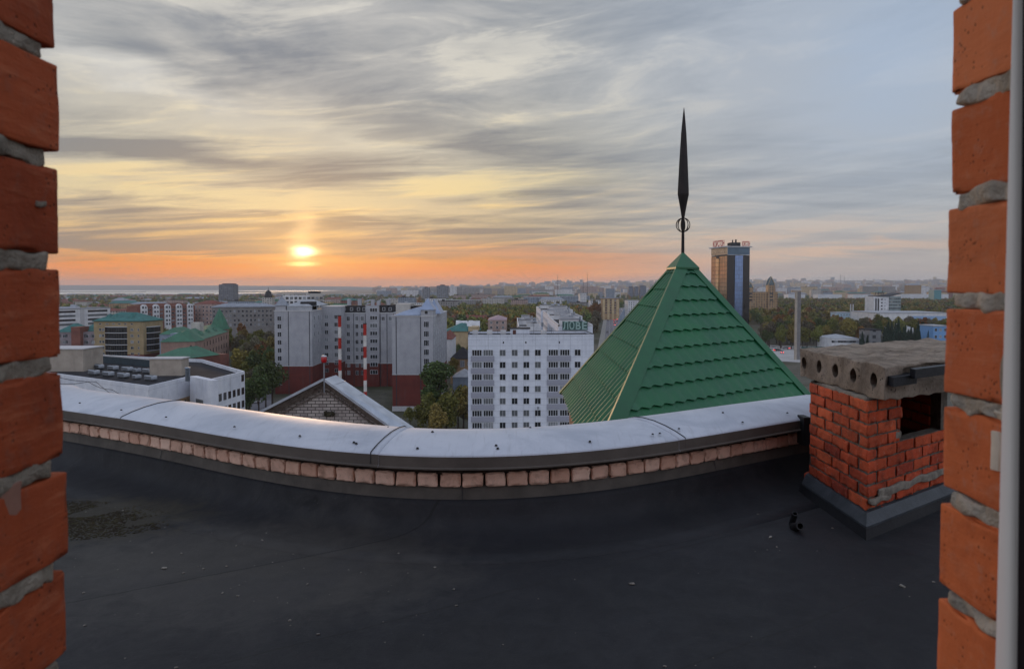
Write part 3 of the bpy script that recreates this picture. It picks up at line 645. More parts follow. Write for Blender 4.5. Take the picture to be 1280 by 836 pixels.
def tileface(P,Q,Ap,rowlen=.275,wl=.235,am=.007,lf=.026):
    e=(Q-P).normalized(); n=(Q-P).cross(Ap-P).normalized(); 
    g_=n.cross(e).normalized()
    if g_.z<0: g_=-g_
    if n.dot(Vector((0,0,1)))<0: n=-n
    Wd=(Q-P).length; H=(Ap-P).dot(g_)
    du=wl/10; nu=int(Wd/du)+1; rows=[]
    nr=int(H/rowlen)+1
    for r in range(nr):
        for f in (0,.004,.25,.5,.75,.97): rows.append((r*rowlen+f*rowlen,f))
    vs=[];
    for v,f in rows:
        lift=0 if f==0 else lf*(1-f)
        for i in range(nu+1):
            u=i*du; w=math.cos(2*math.pi*u/wl); h=am*w+lift
            vv=v-(.018*w if f<.01 else 0)+(.014 if f==0 else 0)
            if f==0: h=am*w-.002
            vs.append((u,vv,h))
    bm=bmesh.new(); bv=[bm.verts.new(p) for p in vs]
    for r in range(len(rows)-1):
        for i in range(nu):
            a=r*(nu+1)+i; fc=bm.faces.new((bv[a],bv[a+1],bv[a+nu+2],bv[a+nu+1])); fc.smooth=True
    apu=(Ap-P).dot(e); apl=Vector((apu,H,0))
    for p0,sg in ((Vector((0,0,0)),1),(Vector((Wd,0,0)),-1)):
        d=(apl-p0).normalized(); nn=Vector((-d.y,d.x,0))*1.0
        if sg>0: # keep right side of P->A
            bmesh.ops.bisect_plane(bm,geom=bm.verts[:]+bm.edges[:]+bm.faces[:],plane_co=p0,plane_no=nn,clear_outer=True)
        else: bmesh.ops.bisect_plane(bm,geom=bm.verts[:]+bm.edges[:]+bm.faces[:],plane_co=p0,plane_no=-nn,clear_outer=True)
    bmesh.ops.bisect_plane(bm,geom=bm.verts[:]+bm.edges[:]+bm.faces[:],plane_co=(0,H-.08,0),plane_no=(0,1,0),clear_outer=True)
    for v in bm.verts: v.co=P+e*v.co.x+g_*v.co.y+n*v.co.z
    me=bpy.data.meshes.new('roof_face'); bm.to_mesh(me); bm.free(); me.materials.append(m_green)
    try: me.set_sharp_from_angle(angle=R(38))
    except Exception: pass
    o=bpy.data.objects.new('roof_face',me); C.objects.link(o); o.parent=tur; return n
fN=tileface(Nn,Rr,A); fL=tileface(Ll,Nn,A,rowlen=.34,wl=.24,am=.022,lf=.014); tileface(Rr,Bb,A); tileface(Bb,Ll,A)
for P,q1,q2 in ((Nn,Ll,Rr),(Ll,Bb,Nn),(Rr,Nn,Bb),(Bb,Rr,Ll)):
    h=(A-P).normalized(); n1=h.cross(q1-P).normalized(); n2=h.cross(q2-P).normalized()
    if n1.z<0: n1=-n1
    if n2.z<0: n2=-n2
    f1=((q1-P)-h*h.dot(q1-P)).normalized(); f2=((q2-P)-h*h.dot(q2-P)).normalized(); up=(n1+n2).normalized()
    mb=MB(); P0=P-h*.05; A0=A-h*.02; w1,w2=(.022,.15) if P is Nn else ((.1,.05) if P is Ll else (.14,.14))
    def sec(c): return [c+f1*w1+n1*.035,c+up*.05+f1*.006,c+up*.05+f2*.006,c+f2*w2+n2*.035,c+f2*(w2-.01)+n2*.0,c+f1*(w1-.01)+n1*.0]
    vs=sec(P0)+sec(A0); mb.add(vs,[(k,(k+1)%6,6+(k+1)%6,6+k) for k in range(6)]+[(5,4,3,2,1,0),(6,7,8,9,10,11)])
    mb.build('ridge_cap',m_greenedge,tur)
# smooth cap at the peak
mb=MB(); s=.105
ring=[A+(c-A)*s for c in (Nn,Rr,Bb,Ll)]; ring=[A+(p-A)*1.0+Vector((0,0,.06)) + (Vector((p.x,p.y,0))-Vector((A.x,A.y,0))).normalized()*.05 for p in ring]
ring2=[p-Vector((0,0,.03)) for p in ring]
mb.add(ring+[A+Vector((0,0,.075))],[(0,1,4),(1,2,4),(2,3,4),(3,0,4)]); mb.add(ring+ring2,[(k,4+k,4+(k+1)%4,(k+1)%4) for k in range(4)]+[(4,5,6,7)])
mb.build('peak_cap',m_greenedge,tur)
mb=MB(); mb.prism([(p.x+(A.x-p.x)*.06,p.y+(A.y-p.y)*.06) for p in (Nn,Rr,Bb,Ll)],30,38.1); mb.build('turret_wall',mat('turret_brick','#94705a',rough=.9,ns=4),tur)
m_blk=mat('black_iron','#1b1718','#2a2020',rough=.55,metal=.5,ns=6,spec=.5)
fin=MB(); fin.tube(A+Vector((0,0,.05)),(A.x,A.y,41.2),.028,10,r2=.022); fo=fin.build('finial_rod',m_blk,tur)
mb=MB(); cz=41.045; rad=.115
for k in range(6):
    a=k*math.pi/6; pts=[Vector((A.x+math.cos(a)*math.sin(t_)*rad,A.y+math.sin(a)*math.sin(t_)*rad,cz+math.cos(t_)*rad)) for t_ in [j*2*math.pi/20 for j in range(21)]]
    mb.path(pts,.0065,5)
mb.build('finial_cage',m_blk,fo)
mb=MB(); mb.lathe((A.x,A.y,0),[(.001,41.13),(.022,41.15),(.05,41.32),(.094,41.55),(.092,41.62),(.07,42.1),(.045,42.55),(.02,42.83),(.004,42.97),(.001,42.975)],8,smooth=False); mb.build('finial_spear',m_blk,fo)
# ================================================================ pediment of the lower wing
m_lb=bpy.data.materials.new('silicate_block'); t=nt(m_lb); b=NB(t)
o_=t.nodes.new('ShaderNodeOutputMaterial'); p=t.nodes.new('ShaderNodeBsdfPrincipled'); b.lk(p.outputs[0],o_.inputs[0])
v=b.coord(); s=t.nodes.new('ShaderNodeSeparateXYZ'); b.lk(v,s.inputs[0]); cb=t.nodes.new('ShaderNodeCombineXYZ')
b.lk(s.outputs[0],cb.inputs[0]); b.lk(s.outputs[2],cb.inputs[1])
bt=t.nodes.new('ShaderNodeTexBrick'); b.lk(cb.outputs[0],bt.inputs['Vector']); bt.inputs['Scale'].default_value=1; bt.inputs['Brick Width'].default_value=.255; bt.inputs['Row Height'].default_value=.105
bt.inputs['Mortar Size'].default_value=.011; bt.inputs['Color1'].default_value=lin('b3aaa5'); bt.inputs['Color2'].default_value=lin('958c89'); bt.inputs['Mortar'].default_value=lin('2b2826'); bt.inputs['Bias'].default_value=-.1
c=b.mix(b.m('MULTIPLY',b.smooth(b.noise(v,2.5,6),.45,.7),.5),bt.outputs['Color'],lin('736a66')); b.lk(c,p.inputs['Base Color']); p.inputs['Roughness'].default_value=.9
bn=t.nodes.new('ShaderNodeBump'); bn.inputs['Strength'].default_value=.6; bn.inputs['Distance'].default_value=.01; b.lk(b.m('SUBTRACT',1.0,bt.outputs['Fac']),bn.inputs['Height']); b.lk(bn.outputs[0],p.inputs['Normal'])
GY=24.0; ap=W(408,472,GY); le=W(318,518,GY); re=W(500,538,GY)
gb=thing('brick_pediment','low brick gable with pale metal roof edges, just beyond the parapet at left of centre','gable',(ap.x,GY,0))
ax,az_=0,ap.z; lx,lz=le.x-ap.x,le.z; rx,rz_=re.x-ap.x,re.z
kl=(az_-lz)/(ax-lx); kr=(az_-rz_)/(rx-ax); LX=-4.2; RX=4.2; LZ=az_-kl*4.2; RZ=az_-kr*4.2
mb=MB(); th=.5
pl=[(LX,LZ-1.5),(RX,RZ-1.5),(RX,RZ-.25),(0,az_-.25),(LX,LZ-.25)]
vs=[(x,0,z) for x,z in pl]+[(x,th,z) for x,z in pl]; mb.add(vs,[(0,1,2,3,4),(9,8,7,6,5)]+[(k,5+k,5+(k+1)%5,(k+1)%5) for k in range(5)]); mb.build('gable_wall',m_lb,gb)
m_corb=mat('corbel_brick','#7a6f69','#4a423d',rough=.9,ns=9,bump=.5)
mb=MB()
def slopebar(mb,x0,z0,x1,z1,dn0,dn1,y0,y1,mi=0):
    vs=[(x0,y0,z0-dn0),(x1,y0,z1-dn0),(x1,y1,z1-dn0),(x0,y1,z0-dn0),(x0,y0,z0-dn1),(x1,y0,z1-dn1),(x1,y1,z1-dn1),(x0,y1,z0-dn1)]
    mb.add(vs,[(0,1,2,3),(7,6,5,4),(0,4,5,1),(1,5,6,2),(2,6,7,3),(3,7,4,0)],mi)
for dn0,dn1,yy in ((.06,.16,-.24),(.163,.24,-.17),(.243,.32,-.10),(.40,.46,-.05)):
    slopebar(mb,LX,LZ,0,az_,dn0,dn1,yy,0); slopebar(mb,0,az_,RX,RZ,dn0,dn1,yy-.002,0)
mb.build('corbel_courses',m_corb,gb)
m_gm=mat('gable_sheet','#b9bfca','#9aa1ad',rough=.35,metal=.5,ns=2,bump=.1,spec=.5)
bx,by=.95,1.35 # the short roof runs back and to the right
mb=MB()
F=lambda x,z,y:(x+(.14+(.07*x if x>0 else .05*x))*(y+.35)/1.1,y,z)
for (x0,z0,x1,z1) in ((LX,LZ,0,az_),(0,az_,RX,RZ)):
    for (dz0,dz1) in ((0,-.055),):
        vs=[F(x0,z0,-.35),F(x1,z1,-.35),F(x1,z1,.75),F(x0,z0,.75)]; vs+=[(a_,b_,c_+dz1) for a_,b_,c_ in vs]
        mb.add(vs,[(0,1,2,3),(7,6,5,4),(0,4,5,1),(1,5,6,2),(2,6,7,3),(3,7,4,0)])
mb.build('roof_sheet',m_gm,gb)
for q_ in (0,1):
    mb=MB(); slopebar(mb,*((LX,LZ,0,az_) if q_==0 else (0,az_,RX,RZ)),-.035,.055,-.40,-.355); mb.build('edge_trim',m_gm,gb)
for i in range(7):
    for X_,Z_ in ((RX,RZ),(LX,LZ)):
        f_=(i+.5)/7; x0,z0=(f_*X_,az_+(Z_-az_)*f_); mb=MB(); mb.path([F(x0,z0+.012,-.35),F(x0,z0+.012,.75)],.012,5); mb.build('roof_seam',m_gm,gb)
mb=MB(); q=W(412,517,GY); mb.rough((q.x-ap.x,-.06,q.z),(.34,.2,.13),(10,6,6),.05,.09,9,seed=6); mb.build('debris_lump',mat('debris_lump','#4a4536','#2c2822',rough=.95,ns=10),gb)  # brown-grey lump standing for debris in a small hole
ol=thing('obstruction_lamp','round red obstruction lamp with a white lid on a thin pole at the gable peak','lamp',(W(405,450,23.6).x,23.6,0))
pz=W(405,449,23.6).z
mb=MB(); mb.tube((0,0,pz-1.1),(0,0,pz-.08),.022,8); mb.build('pole',mat('pole_grey','#8b8f96',rough=.5,metal=.4),ol)
mb=MB(); mb.lathe((0,0,pz),[(.01,-.11),(.08,-.11),(.095,-.06),(.095,.06),(.085,.085),(.01,.085)],14); mb.build('lamp_glass',mat('red_glass','#a8121c','#8c0f18',rough=.25,spec=.6,ns=5),ol)
mb=MB(); mb.lathe((0,0,pz),[(.09,.087),(.098,.10),(.06,.125),(.01,.13)],14); mb.build('lid',mat('lid_white','#c4c8cf',rough=.4),ol)
# ================================================================ land, river, hills
def groundmat():
    m=bpy.data.materials.new('town_ground'); t=nt(m); b=NB(t)
    out=t.nodes.new('ShaderNodeOutputMaterial'); p=t.nodes.new('ShaderNodeBsdfPrincipled'); b.lk(p.outputs[0],out.inputs[0])
    v=b.coord(); a=b.noise(v,.012,8,.6,.4); f=b.noise(v,.15,6,.7)
    c=b.mix(b.smooth(a,.42,.6),lin('3f4030'),lin('5b5850')); c=b.mix(b.m('MULTIPLY',b.smooth(f,.45,.7),.6),c,lin('35332a'))
    b.lk(c,p.inputs['Base Color']); p.inputs['Roughness'].default_value=.95; p.inputs['Specular IOR Level'].default_value=.1; return m
m_ground=groundmat()
mb=MB(); mb.add([(-13300,-600,0),(13300,-600,0),(13300,14400,0),(-13300,14400,0)],[(0,1,2,3)]); tag(mb.build('ground',m_ground),kind='structure')
def water():
    m=bpy.data.materials.new('river_water'); t=nt(m); b=NB(t)
    out=t.nodes.new('ShaderNodeOutputMaterial'); p=t.nodes.new('ShaderNodeBsdfPrincipled'); b.lk(p.outputs[0],out.inputs[0])
    v=b.coord(); p.inputs['Base Color'].default_value=lin('dcd6c8'); p.inputs['Roughness'].default_value=.55; p.inputs['Metallic'].default_value=.9
    bn=t.nodes.new('ShaderNodeBump'); bn.inputs['Strength'].default_value=.15; bn.inputs['Distance'].default_value=.5; b.lk(b.noise(b.vmul(v,(1,3,1)),.05,4),bn.inputs['Height']); b.lk(bn.outputs[0],p.inputs['Normal']); return m
mb=MB(); 
def GX(px,Y): return (px-640)/900*Y
pts=[(-3600,4300)]
for px,Y in ((60,4300),(180,4600),(300,4400),(420,4600),(500,4900),(560,5600),(600,7000),(570,9000),(540,12600)): pts.append((GX(px,Y),Y))
pts+=[(-12500,12600),(-12500,4300)]
mb.add([(x,y,.5) for x,y in pts],[tuple(range(len(pts)))]); tag(mb.build('river',water()),kind='structure')
# sandbars and wooded islets in the river
mb=MB()
for i,(px,Y,w,h) in enumerate([(350,6900,1100,160),(430,7400,700,120),(250,7800,1300,150),(120,7000,900,110),(480,6500,260,90),(540,6900,220,60)]):
    cx=GX(px,Y); mb.lathe((0,0,0),[(0.01,0)],3) if False else None
    pl=[(cx+math.cos(a)*w/2*(1+.2*math.sin(3*a+i)),Y+math.sin(a)*h*(1+.25*math.sin(2*a+i))) for a in [k*2*math.pi/28 for k in range(28)]]
    mb.prism(pl,.2,4.5)
tag(mb.build('river_islands',mat('island_scrub','#4a4c3c','#3a3b30',rough=.95,ns=.02)),kind='structure')
def hillmesh(name,x0,x1,y0,y1,fn,nx,ny,m):
    mb=MB(); vs=[]
    for j in range(ny+1):
        for i in range(nx+1):
            x=x0+(x1-x0)*i/nx; y=y0+(y1-y0)*j/ny; vs.append((x,y,fn(x,y)))
    mb.add(vs,[(j*(nx+1)+i,j*(nx+1)+i+1,(j+1)*(nx+1)+i+1,(j+1)*(nx+1)+i) for j in range(ny) for i in range(nx)],0,True)
    o=mb.build(name,m); tag(o,kind='structure'); return o
def interp(x,xs,ys): return float(np.interp(x,xs,ys))
def hillR(x,y):
    px=640+900*x/max(y,1); yt=interp(px,[480,530,600,700,850,1000,1180,1500],[361.5,360.6,357.8,354,352.8,351.2,350.2,350])
    hm=40+(360-yt)/900*9500; t_=max(0,min(1,(y-3600)/(9300-3600))); t_=t_**1.15
    return -2+ (hm+2)*t_*(1+.05*noise.noise(Vector((x*.0012,y*.0012,0))))
def hillL(x,y):
    px=640+900*x/max(y,1); yt=interp(px,[-100,60,200,340,430,500,540,560],[356.2,356.3,356.6,357.2,358,359.4,361.2,363])
    hm=40+(360-yt)/900*13500; t_=max(0,min(1,(y-12300)/(13500-12300)))**.6
    return -2+(hm+2)*t_*(1+.04*noise.noise(Vector((x*.001,y*.001,4))))
m_hill=mat('far_hill','#4d5148','#3b3f38',rough=.95,ns=.003)
hillmesh('far_shore_hills',-13200,GX(565,13500),12300,14300,hillL,120,14,m_hill)
hillmesh('town_hills',GX(470,9500),12000,3600,12500,hillR,150,40,mat('hill_town_ground','#5c5a55','#43463c',rough=.95,ns=.004))
# ---------------------------------------------------------------- materials for the town
def wallmat(name,c1,c2,wx=3.2,wz=3.0,win=True,wcol='#22262c',frac=(.42,.5),noise_s=.3):
    m=bpy.data.materials.new(name); t=nt(m); b=NB(t)
    out=t.nodes.new('ShaderNodeOutputMaterial'); p=t.nodes.new('ShaderNodeBsdfPrincipled'); b.lk(p.outputs[0],out.inputs[0])
    v=b.coord(); c=b.ramp(b.noise(v,noise_s,6,.6),[(.35,lin(c1)),(.7,lin(c2))])
    st=b.noise(b.vmul(v,(1,1,.12)),.8,5,.65); c=b.mix(b.m('MULTIPLY',b.smooth(st,.52,.75),.28),c,lin('5d5954'))
    p.inputs['Roughness'].default_value=.85; p.inputs['Specular IOR Level'].default_value=.25
    if win:
        s=t.nodes.new('ShaderNodeSeparateXYZ'); b.lk(v,s.inputs[0]); gn=t.nodes.new('ShaderNodeTexCoord').outputs['Normal']; sn=t.nodes.new('ShaderNodeSeparateXYZ'); b.lk(gn,sn.inputs[0])
        ax=b.m('GREATER_THAN',b.m('ABSOLUTE',sn.outputs[0]),.6); u=b.m('ADD',b.m('MULTIPLY',s.outputs[1],ax),b.m('MULTIPLY',s.outputs[0],b.m('SUBTRACT',1.0,ax)))
        fx=b.m('FRACT',b.m('DIVIDE',u,wx)); fz=b.m('FRACT',b.m('DIVIDE',s.outputs[2],wz))
        ins=b.m('MULTIPLY',b.m('LESS_THAN',b.m('ABSOLUTE',b.m('SUBTRACT',fx,.5)),frac[0]/2),b.m('LESS_THAN',b.m('ABSOLUTE',b.m('SUBTRACT',fz,.55)),frac[1]/2))
        ins=b.m('MULTIPLY',ins,b.m('LESS_THAN',b.m('ABSOLUTE',sn.outputs[2]),.5))
        cell=t.nodes.new('ShaderNodeCombineXYZ'); b.lk(b.m('FLOOR',b.m('DIVIDE',u,wx)),cell.inputs[0]); b.lk(b.m('FLOOR',b.m('DIVIDE',s.outputs[2],wz)),cell.inputs[1]); b.lk(ax,cell.inputs[2])
        wn=t.nodes.new('ShaderNodeTexWhiteNoise'); b.lk(cell.outputs[0],wn.inputs['Vector'])
        gc=b.ramp(wn.outputs['Value'],[(0,lin(wcol)),(.6,lin('2e3238')),(.85,lin('5b5d60')),(1,lin('8a8880'))])
        c=b.mix(ins,c,gc); b.lk(b.m('SUBTRACT',.85,b.m('MULTIPLY',ins,.55)),p.inputs['Roughness'])
    b.lk(c,p.inputs['Base Color']); return m
PAL={'grey':('8d8b8a','757473'),'pale':('b4b0aa','9b9792'),'white':('cfcfd0','b3b5ba'),'cream':('c0ab88','a08d70'),'tan':('a68a68','86705a'),'red brick':('80544a','67433b'),'pink':('a8928b','8c7973'),'yellow':('a89676','8b7b60'),'blue grey':('8692a0','6d7987')}
WM={k:wallmat('wall_'+k.replace(' ','_'),*c) for k,c in PAL.items()}
WP={k:wallmat('plain_'+k.replace(' ','_'),*c,win=False) for k,c in PAL.items()}
RC={'dark':('3a3a3d','2a2a2d'),'grey metal':('8d929b','74787f'),'red':('7a4a42','603b35'),'green':('346149','2d523f'),'teal':('46726e','3a5d5b'),'rust':('6a4033','52332b'),'light':('a3a6ab','888b90')}
RM={k:mat('roof_'+k.replace(' ','_'),*c,rough=.9,ns=.4,bump=.1,bs=2,spec=.05 if k=='dark' else .2) for k,c in RC.items()}
m_glass=mat('window_glass','#20262d','#161a20',rough=.12,ns=.5,spec=.8)
m_glass2=mat('curtained_glass','#5f6468','#3c4146',rough=.3,ns=1.5,spec=.6)
m_glass3=mat('pale_glass','#8b9095','#5c6066',rough=.35,ns=1.5,spec=.6)
m_wf=mat('window_white','#c9ccd2',rough=.5); m_wfd=mat('window_brown','#4d4038',rough=.6); m_trim=mat('pale_trim','#b8b8ba',rough=.8)
WIN={}
def winmesh(w,h,n=2,fr=.06,gl=None,frame=None,key=None):
    k=(round(w,2),round(h,2),n,fr,(gl or m_glass).name,(frame or m_wf).name)
    if k in WIN: return WIN[k]
    mb=MB(); d=-.07
    mb.box(-w/2,w/2,d,.03,0,fr); mb.box(-w/2,w/2,d,.03,h-fr,h); mb.box(-w/2,-w/2+fr,d,.03,fr,h-fr); mb.box(w/2-fr,w/2,d,.03,fr,h-fr)
    for i in range(1,n): x=-w/2+w*i/n; mb.box(x-fr*.5,x+fr*.5,d+.004,.03,fr,h-fr)
    mb.add([(-w/2+fr,-.02,fr),(w/2-fr,-.02,fr),(w/2-fr,-.02,h-fr),(-w/2+fr,-.02,h-fr)],[(0,1,2,3)],1)
    WIN[k]=mb.mesh('window',[frame or m_wf,gl or m_glass]); return WIN[k]
class Bld:
    "building with local axes: x along the face A->B, y away from the viewer"
    def __init__(s,name,label,cat,A,B,T,group=None):
        s.A=A; s.B=B; d=B-A; s.L=d.length; s.T=T; s.rz=math.atan2(d.y,d.x); s.nw=0
        s.e=thing(name,label,cat,(A.x,A.y,0),s.rz,group)
    def box(s,name,m,x0=0,x1=None,y0=0,y1=None,z0=0,z1=10):
        mb=MB(); mb.box(x0,s.L if x1 is None else x1,y0,s.T if y1 is None else y1,z0,z1); return mb.build(name,m,s.e)
    def part(s,name,mb,m,par=None): 
        return mb.build(name,m,par or s.e)
    def wins(s,xs,zs,w,h,face='front',n=2,fr=.06,mix=(.7,.2,.1),off=0,skip=0,frame=None,name='window',y=0):
        for z in zs:
            for x in xs:
                if random.random()<skip or s.nw>=100: continue
                r=random.random(); gl=m_glass if r<mix[0] else (m_glass2 if r<mix[0]+mix[1] else m_glass3)
                me=winmesh(w,h,n,fr,gl,frame); s.nw+=1
                if face=='front': loc=(x,y-.004,z-h/2); rz=0
                elif face=='right': loc=((s.L if off==0 else off)+.004,x,z-h/2); rz=math.pi/2
                elif face=='left': loc=(-.004+off,x,z-h/2); rz=-math.pi/2
                inst(name,me,s.e,loc,rz)
def zat(py,Y): return W(640,py,Y).z
# ---- 1. white office block at the near left
A=XY(10,187); B=XY(184,151)
of=Bld('office_block','white flat-roofed office block at lower left with rows of ventilation units on its roof','office building',A,B,40)
e=(B-A).normalized(); 
m_off=wallmat('office_white','d2d4da','b8bcc6',win=False)
m_roofd=RM['dark']
zt=19.4
# footprint runs: near corner at B then back-right to px 235
P2=XY(237,168); P3=XY(263,160); P4=XY(305,178); P5=XY(252,208); P6=XY(20,235)
def loc(of,P): 
    d=P-of.A; c,s_=math.cos(-of.rz),math.sin(-of.rz); return (d.x*c-d.y*s_,d.x*s_+d.y*c)
P3=XY(262,162); pl=[loc(of,p) for p in (A,B,P2,P3,P4,P5,P6)]
mb=MB(); mb.prism(pl,0,zt-.9,top=1); of.part('wall',mb,[m_off,m_roofd])
# parapet ring
mb=MB()
def ringwall(mb,pl,z0,z1,t_=.35):
    n=len(pl)
    for i in range(n):
        a=Vector((*pl[i],0)); b2=Vector((*pl[(i+1)%n],0)); d=(b2-a).normalized(); nn=Vector((-d.y,d.x,0))*t_
        a=a+d*.003*i; vs=[a,b2,b2+nn,a+nn]; vs=[Vector((q.x,q.y,z0)) for q in vs]+[Vector((q.x,q.y,z1+.002*i)) for q in vs]
        mb.add(vs,[(0,3,2,1),(4,5,6,7),(0,1,5,4),(1,2,6,5),(2,3,7,6),(3,0,4,7)])
ringwall(mb,pl,zt-.88,zt,.4); of.part('parapet',mb,m_off)
q=loc(of,XY(236,165)); q2=loc(of,XY(262,157)); mb=MB()
d=Vector((q2[0]-q[0],q2[1]-q[1],0)).normalized(); nn=Vector((-d.y,d.x,0))
def obox(mb,a,d,L,nn,T,z0,z1,mi=0):
    a=Vector((a[0],a[1],0)); vs=[a,a+d*L,a+d*L+nn*T,a+nn*T]; vs=[Vector((v_.x,v_.y,z0)) for v_ in vs]+[Vector((v_.x,v_.y,z1)) for v_ in vs]
    mb.add(vs,[(0,3,2,1),(4,5,6,7),(0,1,5,4),(1,2,6,5),(2,3,7,6),(3,0,4,7)],mi)
Lp=(Vector(q2)-Vector(q)).length
obox(mb,q,d,Lp,nn,1.6,0,zt+.35); of.part('stair_tower',mb,m_off)
mb=MB(); a_=Vector((q[0],q[1],0))+d*Lp*.30-nn*.05; obox(mb,a_,d,Lp*.34,nn,.08,8.6,15.0); of.part('stair_window',mb,m_glass2)
mb=MB(); obox(mb,a_-nn*.02,d,Lp*.34,nn,.03,8.4,10.3); of.part('spandrel',mb,mat('brown_spandrel','#6b4f42',rough=.8))
# windows on the right wing
wa=Vector((*loc(of,P3),0)); wb=Vector((*loc(of,P4),0)); wd_=(wb-wa).normalized(); rz=math.atan2(wd_.y,wd_.x); WL=(wb-wa).length
for r_,z in enumerate((17.8,14.6,11.4,8.2)):
    for c_ in range(7):
        f=.12+c_*.135; 
        if r_==0 and c_ not in (6,): continue
        p=wa+wd_*WL*f; inst('window',winmesh(1.25,1.7,2,.1,random.choice([m_glass,m_glass,m_glass2]),m_wfd),of.e,(p.x+wd_.y*.01,p.y-wd_.x*.01,z-.8),rz)
# recess wall in tan below the fascia, near corner
wa2=Vector((*loc(of,B),0)); wa=Vector((*loc(of,P2),0)); wd2=(wa-wa2).normalized(); nn2=Vector((-wd2.y,wd2.x,0))
mb=MB(); obox(mb,wa2-nn2*.06+wd2*.6,wd2,(wa-wa2).length-1.2,nn2,.08,6,zt-4.6); of.part('tan_panel',mb,WP['tan'])
rz2=math.atan2(wd2.y,wd2.x); p=wa2+wd2*((wa-wa2).length*.82)-nn2*.08; inst('window',winmesh(1.5,2.2,2,.1,m_glass,m_wfd),of.e,(p.x,p.y,zt-7.4),rz2)
m_cream=wallmat('roof_house_cream','a69c90','8b8278',win=False); m_slate=mat('slate_inner_wall','#37464f','#2c383f',rough=.7,ns=.5)
def roofhouse(px0,px1,Y,T,z1,nm,mt,par):
    a=loc(of,XY(px0,Y)); b2=loc(of,XY(px1,Y+0)); mb=MB(); d=Vector((b2[0]-a[0],b2[1]-a[1],0)); L=d.length; d.normalize(); nn=Vector((-d.y,d.x,0))
    obox(mb,a,d,L,nn,T,zt-1,z1); o=mb.build(nm,mt,par); mb=MB(); obox(mb,Vector((a[0],a[1],0))-d*.25-nn*.25,d,L+.5,nn,T+.5,z1+.003,z1+.25); mb.build('coping',m_trim,o); return o
roofhouse(186,226,176,4,22.6,'roof_house',m_cream,of.e); roofhouse(40,103,185,9,24.2,'roof_house',m_cream,of.e)
mb=MB(); a=loc(of,XY(104,212)); b2=loc(of,XY(190,195)); d=Vector((b2[0]-a[0],b2[1]-a[1],0)); L=d.length; d.normalize(); nn=Vector((-d.y,d.x,0)); obox(mb,a,d,L,nn,.5,zt-1,zt+1.0); o=of.part('back_parapet',mb,m_slate)
mb=MB(); obox(mb,Vector((a[0],a[1],0))-nn*.12,d,L,nn,.75,zt+1.003,zt+1.35); mb.build('coping',m_trim,o)
mb=MB(); p=loc(of,XY(233.5,160.5)); mb.lathe((p[0],p[1],zt-.2),[(.01,0),(.5,0),(.5,2.8),(.62,2.85),(.62,3.1),(.01,3.15)],12); of.part('flue',mb,mat('flue_metal','#8f9aa6',rough=.4,metal=.5))
m_ac=mat('ac_casing','#9aa0a8','#7f858d',rough=.6,ns=1)
def acunit():
    r=thing('ventilation_unit','x','ventilation unit',(0,0,0)); mb=MB(); mb.rough((0,0,.85),(3.1,1.5,1.0),(4,3,3),.12,0); mb.build('casing',m_ac,r)
    mb=MB(); 
    for i in range(5): mb.tube((-1.2+i*.6,-.2,1.352),(-1.2+i*.6,-.2,1.42),.24,10)
    mb.build('fan_grille',mat('dark_grille','#2b2d30',rough=.7),r); mb=MB(); mb.box(-1.4,1.4,-.765,-.755,.5,1.2); mb.build('coil',mat('coil','#6a6e74','#4a4d52',rough=.7,ns=8),r)
    mb=MB(); mb.box(-1.4,1.4,-.5,.5,0,.34); mb.build('skid',mat('dark_grille','#2b2d30'),r); return r
ac=acunit(); first=True
ordn=['leftmost','second','third','fourth','rightmost']
for row,(Y0,pxs,ys) in enumerate((('back',(122,140,158,170,184),(190,187,184,182,180)),('front',(116,134,153,169.5,187),(177,174,171,168.5,166)))):
    for i,(px,Y) in enumerate(zip(pxs,ys)):
        c=ac if first else copy_tree(ac); first=False
        p=XY(px,Y); c.location=(p.x,p.y,zt-.9); c.rotation_euler=(0,0,of.rz); c.scale=(1,1,1) if i!=3 else (.5,1,.9)
        tag(c,'%s grey ventilation unit in the %s row on the white office roof'%(ordn[i],Y0),'ventilation unit','ventilation units on the office roof')
# ---- 2. tan block with teal roof and curved glazed bays
A=XY(117,352); B=XY(179,350)
tb=Bld('apartment_house','tan apartment block with a teal hipped roof and curved dark glass bays at left','apartment building',A,B,17)
zt=zat(402,350); m_tan=wallmat('tan_render','9c8b6c','857559',win=False); m_rb=wallmat('dark_red_render','6b352c','572b24',win=False)
tb.box('wall',m_tan,z0=0,z1=zt)
mb=MB(); mb.box(tb.L*.62,tb.L+.06,-.06,tb.T,0,7.6); tb.part('red_base',mb,m_rb)
mb=MB(); mb.box(-.5,tb.L+.5,-.5,tb.T+.5,zt,zt+.35); mb.hip(0,tb.L,0,tb.T,zt+.353,zt+4.3,.5,ov=.7); rf=tb.part('roof',mb,RM['teal'])
for x in (.22,.36,.70): 
    mb=MB(); mb.hip(tb.L*x-2,tb.L*x+2,1.5,7.5,zt+.9,zt+3.6+.6*(x>.6),.5,ov=0); mb.build('dormer',RM['teal'],rf)
